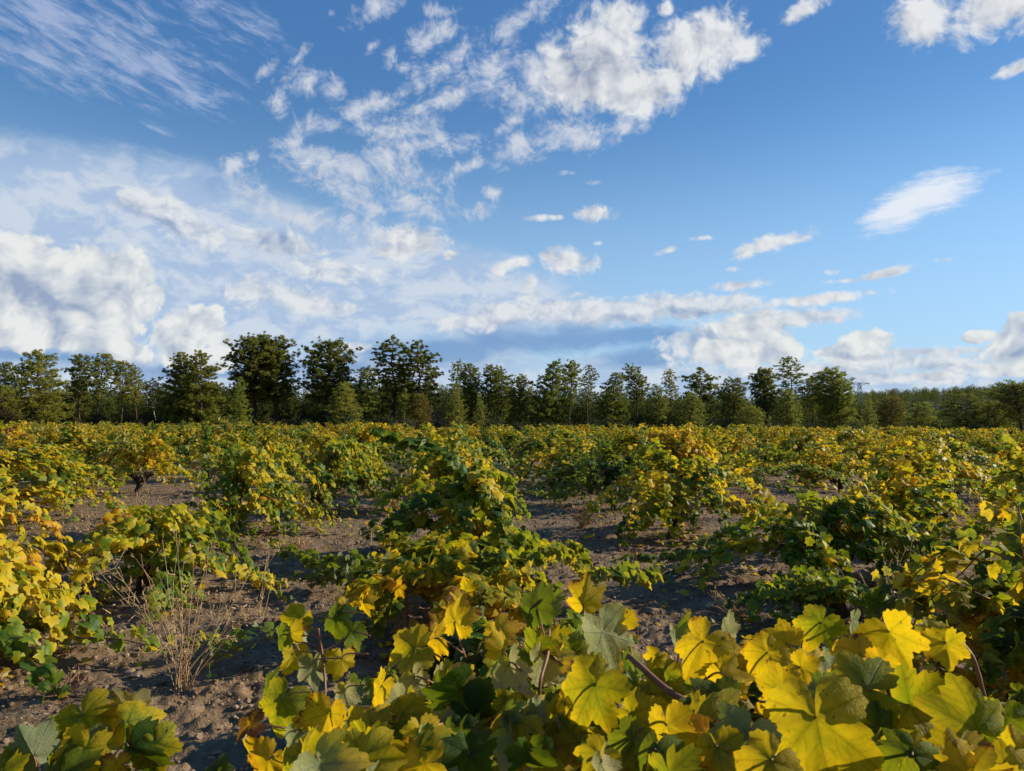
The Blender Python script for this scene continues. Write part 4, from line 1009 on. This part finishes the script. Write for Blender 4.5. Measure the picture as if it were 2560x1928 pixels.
NEAR_XY = [(.12, 3.55), (-4.1, 5.6), (-3.35, 4.6), (-3.22, 6.9), (-3.62, 10), (-3.05, 12.3), (-.6, 8.7), (-.3, 5.5), (2.1, 9.9), (1.75, 13.2), (2.72, 7.25), (2.45, 5.95), (6.35, 11.7), (2.45, 3.55), (-1.02, 1.62), (.45, 1.2)]
def vine_rows():
    rng = np.random.default_rng(2024)
    pts = []
    for k in range(-18, 19):
        off = rng.uniform(0, 2.7)
        for j in range(0, 26):
            y = 5.5 + off + 2.7 * j + rng.normal(0, .25); x = -.45 + 3.02 * k - .06 * y + rng.normal(0, .22 + .035 * max(0, min(y - 14, 14)))
            if y > 73 or abs(x) / y > .73 or y < 6: continue
            if min((x - a) ** 2 + (y - b) ** 2 for a, b in NEAR_XY) < 2.0 ** 2: continue
            if y < 15 and -3.0 < x < 2.2 and (-2.7 < x + .045 * y < -1.2 or .5 < x < 1.1): continue
            if rng.random() < .035: continue
            pts.append((math.hypot(x, y), x, y))
    pts.sort()
    specs = [(301, 1.12, 1.15, 26, .57, 2), (302, 1.08, 1.25, 25, .52, 1), (303, 1.18, 1.15, 27, .62, 2), (304, 1.0, 1.25, 24, .47, 1), (305, 1.15, 1.1, 26, .66, 2),
             (306, 1.1, 1.2, 26, .43, 2), (307, 1.06, 1.15, 24, .60, 1), (308, 1.22, 1.1, 27, .60, 3), (309, 1.1, 1.2, 26, .56, 2), (310, 1.05, 1.15, 25, .34, 1)]
    variants, raw = [], []
    for s in specs:
        TS, FS = far_variant(*s)
        raw.append(FS)
        root = empty('grape_vine', (0, 0, -50))
        variants.append((root, TS.build('trunk', M_VINEBARK, root), FS.build('foliage', M_LEAF, root)))
    used = set()
    def band(d, x, y):
        u = x / y
        if d < 17:
            side = "left of the stony path" if u < -.18 else ("in the middle" if u < .12 else "right of the middle")
            return "yellow-green vine in the third to fifth rows, %s" % side, "vines a few rows back, " + side
        side = ("below the tall dark pines on the left" if u < -.24 else "below the pines in the middle" if u < .12 else "below the pines right of the middle" if u < .44 else "below the far wooded hill on the right")
        if d < 32: return "yellow vine half way across the vineyard, %s" % side, "vines half way across, " + side
        return "small golden vine far across the vineyard, %s" % side, "far vines, " + side
    rest = []
    seen_lab = {}
    for i, (d, x, y) in enumerate(pts):
        v = int(rng.integers(len(variants))); s = rng.uniform(.9, 1.08); rz = rng.uniform(0, 6.28)
        if rng.random() < .10: s *= 1.1
        if i >= 285: rest.append((v, x, y, s, rz)); continue
        root, tr, fo = variants[v]
        if v in used:
            r2 = root.copy(); COL.objects.link(r2)
            for c in (tr, fo):
                c2 = c.copy(); COL.objects.link(c2); c2.parent = r2
        else:
            r2 = root; used.add(v)
        r2.location = (x, y, float(gz(x, y))); r2.rotation_euler = (rng.normal(0, .03), rng.normal(0, .03), rz); r2.scale = (s * rng.uniform(1.0, 1.38), s * rng.uniform(1.0, 1.3), s * rng.uniform(.86, 1.10))
        lab, grp = band(d, x, y)
        tag(r2, lab, 'grape vine', grp)
    thin = []
    for f in raw:                  # every second leaf, a little larger
        k = len(LOW[0][0]); Vv = np.concatenate(f.V).reshape(-1, k, 3); Av = np.concatenate(f.A).reshape(-1, k, 3)
        Vv, Av = Vv[::2], Av[::2]; c = Vv[:, :1]; Vv = c + (Vv - c) * 1.35
        thin.append((Vv.reshape(-1, 3), (LOW[0][1][None] + (np.arange(len(Vv)) * k)[:, None, None]).reshape(-1, 3), Av.reshape(-1, 3)))
    S = Soup()
    for v, x, y, s, rz in rest:
        Vv, Fv, Av = thin[v]
        c, sn = math.cos(rz) * s, math.sin(rz) * s
        W_ = np.stack([Vv[:, 0] * c - Vv[:, 1] * sn + x, Vv[:, 0] * sn + Vv[:, 1] * c + y, Vv[:, 2] * s + float(gz(x, y))], -1)
        S.add(W_, Fv, Av)
    if S.n: tag(S.build('far_vine_foliage', M_LEAF), "golden mass of the last vine rows below the pines", "vines", kind='stuff')
    print("row vines", len(pts), "stuff", len(rest))
vine_rows()
# ------------------------------------------------------------------ the big vine under the photographer's hands
def hero_vine():
    x0, y0 = .42, 1.28
    SIL = np.array([(180, 790), (262, 745), (300, 722), (340, 705), (372, 690), (410, 668), (450, 655), (490, 648), (530, 640), (565, 640), (600, 662), (640, 668), (680, 668), (720, 664), (760, 662), (800, 652),
                    (850, 660), (900, 672), (945, 695), (975, 722), (1010, 745), (1100, 770)], float)
    CI = CR.T
    def cut(q):
        v = (q - np.array([0, 0, CAM_H])) @ CI.T
        d = -v[:, 2]; X = 512 + FPX * v[:, 0] / np.maximum(d, .01); Y = 385.5 - FPX * v[:, 1] / np.maximum(d, .01)
        return (d > .62) & ((Y > np.interp(X, SIL[:, 0], SIL[:, 1]) + 2) | (d < 0)) & (X > 250)
    root = make_vine('grape_vine', "big foreground vine with large yellow and green leaves", x0, y0, 1.22, .85, 70, 55, .48, .056, temps=HIGH,
                     mat=M_LEAF_NEAR, canes='each', cut=cut, spacing=.055, lateral=.8, erect=0, zend=(.3, .8))
    base = np.array([x0, y0, float(gz(x0, y0))])
    rng = np.random.default_rng(9)
    # X, Y, width px, depth m, tip angle (0 right, 90 up), facing right, facing up, hue, side (+1 upper face to the eye), fold
    L = [
     # left cluster on its own shoot
     (290, 632, 34, 1.60, 95, .55, .1, .66, 1), (304, 622, 46, 1.64, 250, .2, .3, .50, 1), (333, 618, 50, 1.62, 275, -.2, .55, .24, 1), (289, 664, 46, 1.58, 255, .75, .1, .66, 1), (311, 672, 46, 1.57, 265, .6, -.1, .52, -1),
     (343, 664, 46, 1.60, 262, .78, .2, .68, 1), (346, 690, 40, 1.58, 265, .5, .1, .62, -1), (288, 708, 72, 1.50, 262, .15, .35, .44, 1), (276, 640, 40, 1.66, 220, -.5, .3, .36, 1), (300, 742, 50, 1.48, 280, .3, .2, .46, -1),
     (262, 690, 46, 1.62, 200, -.4, .2, .30, 1), (355, 640, 36, 1.64, 300, .4, .5, .34, 1),
     # rusty leaves at lower left
     (243, 733, 56, 1.42, 200, -.2, .75, .97, 1), (246, 752, 48, 1.40, 215, .2, .4, .82, 1), (268, 765, 60, 1.38, 250, .1, .3, .80, 1), (330, 716, 66, 1.34, 250, .1, .3, .84, 1), (352, 742, 70, 1.25, 245, -.1, .3, .60, 1),
     (300, 764, 66, 1.28, 230, -.2, .35, .52, 1), (212, 768, 40, 1.5, 120, 0, .6, .22, 1), (374, 702, 62, 1.28, 235, -.35, .3, .78, 1), (392, 742, 80, 1.10, 250, -.3, .25, .40, 1), (362, 768, 70, 1.05, 255, 0, .3, .46, 1),
     # middle
     (456, 618, 58, 1.28, 95, .35, .05, .76, 1), (438, 634, 44, 1.24, 200, .3, .45, .74, 1), (495, 630, 52, 1.26, 20, .1, .72, .76, 1), (407, 655, 66, 1.18, 190, .0, .68, .52, 1), (421, 670, 40, 1.15, 300, .6, .1, .58, -1),
     (538, 606, 66, 1.24, 110, -.62, .2, .18, 1), (548, 600, 40, 1.26, 80, .5, -.1, .30, -1), (579, 602, 50, 1.25, 80, .25, .1, .75, 1), (529, 652, 50, 1.15, 260, .3, .25, .40, 1), (506, 640, 38, 1.16, 95, .78, .1, .72, 1),
     (513, 676, 62, 1.02, 285, .52, .0, .58, -1), (446, 688, 96, 1.04, 215, .25, .05, .14, 1), (478, 722, 104, 1.0, 300, .2, .0, .12, 1), (431, 738, 60, .88, 268, .62, .1, .68, 1), (524, 716, 46, .96, 265, .1, -.1, .36, -1),  # two large green leaves, hue darkened further to stand in for shade
     (500, 715, 42, .93, 90, .7, .0, .30, -1), (455, 764, 80, .88, 260, .2, .1, .14, 1), (405, 716, 60, 1.05, 235, -.4, .2, .50, 1), (553, 716, 30, .95, 100, .5, 0, .62, -1), (540, 752, 76, .88, 275, .2, .1, .18, 1),
     # centre right: the pale felted underside and its neighbours
     (606, 652, 92, 1.04, 300, .45, .15, .50, -1), (626, 622, 58, 1.08, 150, .5, .25, .74, 1), (579, 668, 46, 1.02, 170, .45, -.2, .66, -1), (586, 706, 104, .92, 245, -.1, .32, .52, 1), (600, 762, 60, .80, 300, .5, .0, .60, -1),
     (565, 700, 44, .95, 220, -.2, .4, .70, 1), (640, 735, 66, .86, 260, 0, .2, .34, 1), (655, 657, 30, 1.06, 240, .2, .3, .72, 1), (676, 626, 56, 1.12, 100, .7, .2, .40, -1), (726, 634, 46, 1.10, 130, .78, .1, .55, -1),
     (700, 646, 84, 1.02, 232, .2, .42, .66, 1), (733, 684, 60, .96, 300, .35, .3, .66, 1), (760, 650, 64, 1.03, 215, .25, .5, .64, 1), (706, 700, 84, .92, 190, -.3, .5, .22, 1), (676, 732, 74, .86, 300, .45, .2, .64, 1),
     (745, 730, 80, .84, 250, -.4, .2, .28, -1), (655, 754, 76, .82, 250, -.3, .3, .32, 1), (778, 688, 60, .94, 160, .2, .6, .64, 1), (804, 664, 46, 1.0, 330, .3, .4, .66, 1), (828, 692, 46, .92, 60, -.4, .3, .26, -1),
     # right
     (786, 634, 54, 1.10, 150, .35, .35, .70, 1), (817, 628, 62, 1.12, 255, -.25, .3, .48, 1), (851, 628, 42, 1.12, 260, .5, -.1, .48, -1), (900, 640, 80, 1.07, 318, .32, .25, .66, 1), (852, 658, 66, 1.03, 185, .1, .66, .68, 1),
     (878, 668, 52, 1.00, 250, .3, .3, .76, 1), (950, 650, 56, 1.10, 275, .5, .2, .64, 1), (930, 626, 40, 1.16, 100, .3, .5, .50, 1), (856, 680, 108, .90, 160, .15, .62, .46, 1), (918, 704, 96, .90, 330, .30, .35, .50, 1),
     (829, 730, 165, .80, 278, .40, .40, .60, 1), (966, 734, 104, .84, 150, .1, .55, .46, 1), (984, 764, 80, .78, 60, .2, .5, .62, 1), (760, 766, 90, .76, 230, 0, .4, .62, 1), (720, 760, 70, .80, 290, .4, .2, .62, 1),
     (905, 762, 80, .80, 250, -.2, .3, .34, 1), (1008, 720, 60, 1.0, 280, .2, .3, .40, 1), (1015, 756, 60, .9, 100, .1, .4, .60, 1), (885, 740, 70, .88, 330, .2, .4, .36, 1), (940, 768, 70, .8, 20, 0, .5, .50, 1)]
    hub = at(640, 830, 1.15)
    # smaller leaves that fill in between the large ones
    er = np.random.default_rng(515); E = Soup(); ps, ts, ns, ss, hs = [], [], [], [], []
    for _ in range(150):
        X = er.uniform(300, 1018); Y = np.interp(X, SIL[:, 0], SIL[:, 1]) + 4 + 110 * er.random() ** 1.2
        d = .35 * FPX / (Y - 422) * er.uniform(1.0, 1.16); w = er.uniform(28, 56) * (1 if Y < 720 else 1.3)
        u = er.random(); fx, fy = (er.uniform(-.75, -.1), er.uniform(0, .6)) if u < .55 else ((er.uniform(.5, .85), er.uniform(0, .4)) if u < .85 else (er.normal(0, .3), er.normal(.6, .2)))
        fz = math.sqrt(max(.06, 1 - fx * fx - fy * fy)); N = CR @ np.array([fx, fy, fz]); ta = er.uniform(170, 370); T_ = CR @ np.array([math.cos(R(ta)), math.sin(R(ta)), 0])
        ps.append(at(X, Y, d) - base); ts.append(T_); ns.append(N if u < .55 or u > .85 else -N); ss.append(w / FPX * d / 1.62); hs.append(np.clip(er.normal(.57 if X > 560 else .5, .13), .1, .95))
    temps_ = [leaf_template(72, 5, er, .085, None, 1.8) for _ in range(24)]
    add_leaves(E, temps_, np.array(ps), np.array(ts), np.array(ns), np.array(ss), np.array(hs), er)
    E.build('foliage', M_LEAF_NEAR, root)
    for (X, Y, w, d, ta, fx, fy, hue, side) in L:
        if side > 0 and hue > .38 and fx < .6: fx = -abs(fx) * .8 - .22
        if side < 0 and fx > 0: fx, fy = .68, max(fy, .15)
        fx, fy, ta = np.clip(fx + rng.normal(0, .13), -.9, .9), np.clip(fy + rng.normal(0, .16), -.3, .8), ta + rng.normal(0, 8)
        temp = leaf_template(96, 8, rng, .085, None, 1.75)
        fz = math.sqrt(max(.06, 1 - fx * fx - fy * fy))
        N = CR @ np.array([fx, fy, fz]); Tt = CR @ np.array([math.cos(R(ta)), math.sin(R(ta)), 0.0])
        Tt = unit(Tt - N * (Tt @ N)); N = N * side
        sc_ = w * .76 / FPX * d / 1.62
        pos = at(X, Y, d) - Tt * sc_ * .22 + rng.normal(0, .006, 3)
        S = Soup()
        add_leaves(S, [temp], (pos - base)[None], Tt[None], N[None], np.array([sc_]), np.array([hue + (.03 if .4 < hue < .7 else 0)]), rng)
        lf = S.build('leaf', M_LEAF_NEAR, root)
        if hue > .93: lf['label'] = "dark red-brown withered leaf"
        elif side < 0: lf['label'] = "leaf turned over to its pale underside"
        # its stalk runs from the blade back towards the inside of the vine
        inn = unit(hub - pos); pl = sc_ * rng.uniform(1.1, 1.6)
        q0 = pos - base; dirs = unit(-Tt * .55 + inn * .7 + np.array([0, .15, -.25]))
        P = bez(q0, q0 - Tt * pl * .3 - N * .004, q0 + dirs * pl * .7, q0 + dirs * pl, 8)
        ps = Soup(); ps.add(*tube(P, np.linspace(.0013, .0018, 8), 6)); ps.build('petiole', M_PETIOLE, lf)
    for pts, rad in [([at(628, 655, 1.0), at(655, 680, .97), at(676, 697, .95), at(720, 716, .92), at(762, 735, .9), at(800, 765, .9)], .0042), ([at(600, 700, 1.0), at(668, 748, .92), at(725, 762, .9), at(790, 790, .9)], .0052),
                     ([at(292, 640, 1.60), at(316, 645, 1.60), at(322, 652, 1.6), at(345, 640, 1.62)], .0018), ([at(318, 628, 1.6), at(322, 652, 1.6), at(326, 690, 1.56), at(322, 720, 1.5), at(340, 790, 1.45)], .0028),
                     ([at(298, 690, 1.56), at(312, 715, 1.53), at(324, 725, 1.5)], .002), ([at(549, 630, 1.2), at(548, 655, 1.15), at(540, 680, 1.1), at(538, 720, 1.1)], .0026), ([at(845, 640, 1.1), at(868, 660, 1.08), at(880, 700, 1.0), at(876, 760, .95)], .0026),
                     ([at(888, 690, .92), at(893, 712, .92), at(888, 735, .93)], .0024), ([at(960, 640, 1.12), at(975, 660, 1.1), at(990, 720, 1.1), at(1000, 790, 1.1)], .003), ([at(394, 690, 1.15), at(395, 730, 1.12), at(392, 790, 1.1)], .0024)]:
        P = runner(pts, 20) - base
        c = Soup(); c.add(*tube(P, rad, 8, True, rng, .06)); c.build('cane', M_CANE, root)

def corner_leaves():
    root = [o for o in COL.objects if o.get('label', '').startswith("vine at the bottom left corner")][0]
    base = np.array(root.location); rng = np.random.default_rng(31)
    for (X, Y, w, d, ta, fx, fy, hue, side) in [
        (30, 750, 56, 1.62, 120, .3, .1, .26, -1), (86, 722, 54, 1.70, 300, .1, .4, .52, 1), (58, 738, 44, 1.72, 200, -.3, .2, .18, 1), (82, 758, 60, 1.58, 250, .3, .2, .70, 1), (126, 710, 54, 1.74, 110, .3, .1, .88, -1),
        (133, 726, 54, 1.68, 330, .25, .45, .54, 1), (106, 742, 40, 1.68, 265, .7, .1, .42, -1), (128, 756, 66, 1.60, 280, -.3, .2, .20, 1), (157, 750, 50, 1.62, 285, .4, .25, .54, 1), (4, 768, 50, 1.6, 90, 0, .5, .44, 1),
        (115, 768, 30, 1.5, 260, .5, .1, .95, 1), (60, 770, 60, 1.55, 100, -.2, .4, .40, 1)]:
        fz = math.sqrt(max(.06, 1 - fx * fx - fy * fy))
        N = CR @ np.array([fx, fy, fz]); Tt = CR @ np.array([math.cos(R(ta)), math.sin(R(ta)), 0.0]); Tt = unit(Tt - N * (Tt @ N)); N = N * side
        s_ = w / FPX * d / 1.62; pos = at(X, Y, d) - Tt * s_ * .22 - base
        S = Soup(); add_leaves(S, [leaf_template(96, 7, rng, .085, None, 1.6)], pos[None], Tt[None], N[None], np.array([s_]), np.array([hue]), rng)
        lf = S.build('leaf', M_LEAF_NEAR, root)
        if side < 0: lf['label'] = "leaf turned over to its pale underside"
        end = np.array([rng.normal(0, .04), rng.normal(0, .04), .45]); pl = s_ * 1.5; dr = unit(end - pos)
        ps = Soup(); ps.add(*tube(bez(pos, pos - Tt * pl * .3, pos + dr * pl * .8, pos + dr * pl * 1.2, 8), .0016, 6)); ps.build('petiole', M_PETIOLE, lf)
hero_vine()
corner_leaves()
# ------------------------------------------------------------------ dry weeds, stones
def dry_weed(label, X, Y, h, spread, n, seed, mat=None, branch=.5, thick=.0028, fine=0, name='dry_weed', cat='dry weed'):
    p = gp(X, Y, 0.0); rng = np.random.default_rng(seed)
    root = empty(name, tuple(p)); tag(root, label, cat, "dry weeds among the vines")
    S = Soup()
    for k in range(n):
        az = rng.uniform(0, 6.28); d = np.array([math.cos(az), math.sin(az), 0]); e = spread * rng.uniform(.1, 1.0) ** 1.0; hh = h * rng.uniform(.45, 1.0)
        b0 = rng.normal(0, .03 * h, 3) * np.array([1, 1, 0])
        tip = d * e + UP * hh * math.sqrt(max(.2, 1 - .3 * (e / max(spread, .01)) ** 2))
        P = bez(b0 - UP * .02, b0 + UP * hh * .35 + d * e * .2, tip * .75 + rng.normal(0, .02, 3), tip, 10) + np.cumsum(rng.normal(0, .011 * h, (10, 3)), 0) * np.linspace(0, 1, 10)[:, None]
        S.add(*tube(P, np.linspace(thick, thick * .45, 10), 4))
        for _ in range(rng.poisson(branch * 4)):
            i = rng.integers(4, 9); q = P[i]; dd = unit(unit(P[i] - P[i - 1]) + rng.normal(0, .55, 3)); ln = hh * rng.uniform(.08, .28)
            S.add(*tube(np.array([q, q + dd * ln * .5 + UP * .01, q + dd * ln + UP * .02]), np.array([.6, .5, .35]) * thick, 3))
            for _ in range(2): S.add(*tube(np.array([q + dd * ln, q + dd * ln + rng.normal(0, .012, 3)]), .0035 * (thick / .0028), 4))
    for k in range(fine):
        az = rng.uniform(0, 6.28); d = np.array([math.cos(az), math.sin(az), 0]); L = h * rng.uniform(.2, .7)
        P = bez(rng.normal(0, .05, 3) * np.array([1, 1, 0]), UP * L * .5, UP * L * .8 + d * L * .3, d * L * .7 + UP * L * .6, 5)
        S.add(*tube(P, thick * .45, 3))
    S.build('stalks', mat or M_DRY, root)
    return root

def build_weeds():
    W_ = dry_weed
    W_("tall fan of straw-coloured dry stalks on the soil at the left, the largest dry weed", 182, 694, .86, .46, 22, 701, branch=.9, thick=.0024, fine=14)
    W_("few thin straight dry stalks by the path, right of the largest dry weed", 262, 618, .62, .16, 6, 702)
    W_("dry branched stalks in front of the low spreading vine in the middle", 405, 640, .52, .30, 22, 703, branch=1.2)
    W_("small dry tuft on the soil between the largest dry weed and the foreground vine", 233, 628, .18, .18, 14, 704, fine=20)
    W_("reddish dry stalks in the hollow of the wide low green vine", 805, 592, .75, .32, 16, 705, M_DRYRED, 1.0)
    W_("thin pale stalk standing alone above the yellow vine at the right", 862, 548, .95, .10, 2, 706, thick=.004)
    W_("fine reddish dry grass right of the full golden vine", 750, 520, .95, .65, 36, 707, M_DRYRED, .8, fine=60)
    W_("tan dry grass under the yellow vine with the thick trunk", 975, 548, .80, .45, 46, 708, M_DRY, .3, .003, 60)
    W_("flat straw tuft on the shaded soil in front of the wide low green vine", 735, 618, .22, .30, 26, 709, fine=50)
    W_("brown round dead plant on the soil right of the green middle vine", 582, 530, .32, .36, 60, 710, M_DRYRED, .8, .002, 60)
    W_("two bent dry stalks left of the full golden vine", 605, 548, .42, .10, 3, 711, thick=.004)
    W_("dry stalks between the small flat vine and the right-edge vine", 905, 640, .62, .35, 12, 712, branch=.8)
    W_("thin dry stalks rising left of the right-edge vine", 948, 640, .75, .30, 7, 713, branch=.6)
    W_("pale dry stems among the leaves of the far left vines", 62, 500, .95, .22, 8, 714, thick=.005)
    W_("bleached twig in the dark hollow of the tan and green vine", 228, 528, .40, .22, 5, 715, thick=.005, branch=1.5)
    W_("dry stalks poking out above the sprawling low vine on the left", 138, 520, .70, .25, 7, 716, thick=.004)
    W_("reddish dry stalks under the full golden vine", 694, 536, .35, .22, 20, 717, M_DRYRED, 1.0)
    W_("straw and stalks on the bright soil below the full golden vine", 635, 570, .22, .26, 20, 718, M_DRYRED, .6, fine=20)
    W_("dry litter of stalks on the ground under the right part of the wide low vine", 860, 622, .25, .40, 24, 719, M_DRYRED, .6, fine=40)
    W_("small green-tipped weed beside the foreground vine", 272, 640, .16, .06, 9, 720, M_SHRUB, 1.4, .0015)
    W_("dry stalk near the path by the green middle vine", 372, 546, .32, .10, 3, 721)
    W_("low straw tuft on the sunny soil left of the path", 300, 548, .16, .22, 24, 722, fine=40)
    W_("dry grass tuft between the far left vines and the sprawling low vine", 95, 540, .30, .26, 30, 723, fine=40)
    W_("flat dry litter on the bare soil at the lower left", 60, 700, .10, .30, 20, 724, M_DRYRED, fine=50)
    W_("small dry tuft on the path behind the green middle vine", 395, 505, .28, .26, 26, 725, fine=30)
    W_("reddish weed on the soil right of the green middle vine", 560, 560, .24, .26, 26, 726, M_DRYRED, .8, fine=30)
    for i, (X, Y, s, lab) in enumerate([(650, 612, .075, "reddish fist-sized stone on the soil above the foreground leaves"), (381, 522, .055, "pale pink stone on the path left of the green middle vine"), (283, 556, .05, "tan stone on the path near the dry stalks"),
                                        (62, 550, .07, "flat tan stone in front of the tall golden vine at the left edge"), (137, 682, .05, "flat stone at the lower left beside the largest dry weed"), (128, 678, .04, "small tan stone next to a flat one at the lower left"),
                                        (195, 716, .05, "grey stone in the shade left of the foreground vine"), (754, 505, .08, "pale stone behind the reddish dry grass"), (256, 583, .05, "pale stone by the thin straight stalks"), (120, 608, .05, "rounded stone left of the largest dry weed")]):
        p = gp(X, Y, 0.0); rng = np.random.default_rng(900 + i); V, F = rock(rng, s)
        S = Soup(); S.add(V, F); o = S.build('stone', M_STONE, smooth=False); o.location = (p[0], p[1], p[2] + s * .25)
        tag(o, lab, 'stone', "loose stones on the vineyard soil")

def fallen_leaves():
    rng = np.random.default_rng(404); n = 1100
    c = np.array(NEAR_XY)[rng.integers(len(NEAR_XY), size=n)] + rng.normal(0, .62, (n, 2)) + np.array([-.25, -.1])
    x, y = c[:, 0], c[:, 1]
    pos = np.stack([x, y, gz(x, y) + .028 + .012 * rng.random(n)], -1)
    tip = unit(rng.normal(0, 1, (n, 3)) * np.array([1, 1, .2])); nr = unit(rng.normal(0, .35, (n, 3)) + UP * np.where(rng.random(n) < .5, 1, -1)[:, None])
    S = Soup(); add_leaves(S, MID, pos, tip, nr, rng.uniform(.03, .055, n), np.clip(rng.normal(.88, .1, n), .5, .99), rng)
    tag(S.build('fallen_leaves', M_LEAF), "dry yellow and brown vine leaves lying on the soil", "fallen leaves", kind='stuff')
build_weeds()
fallen_leaves()
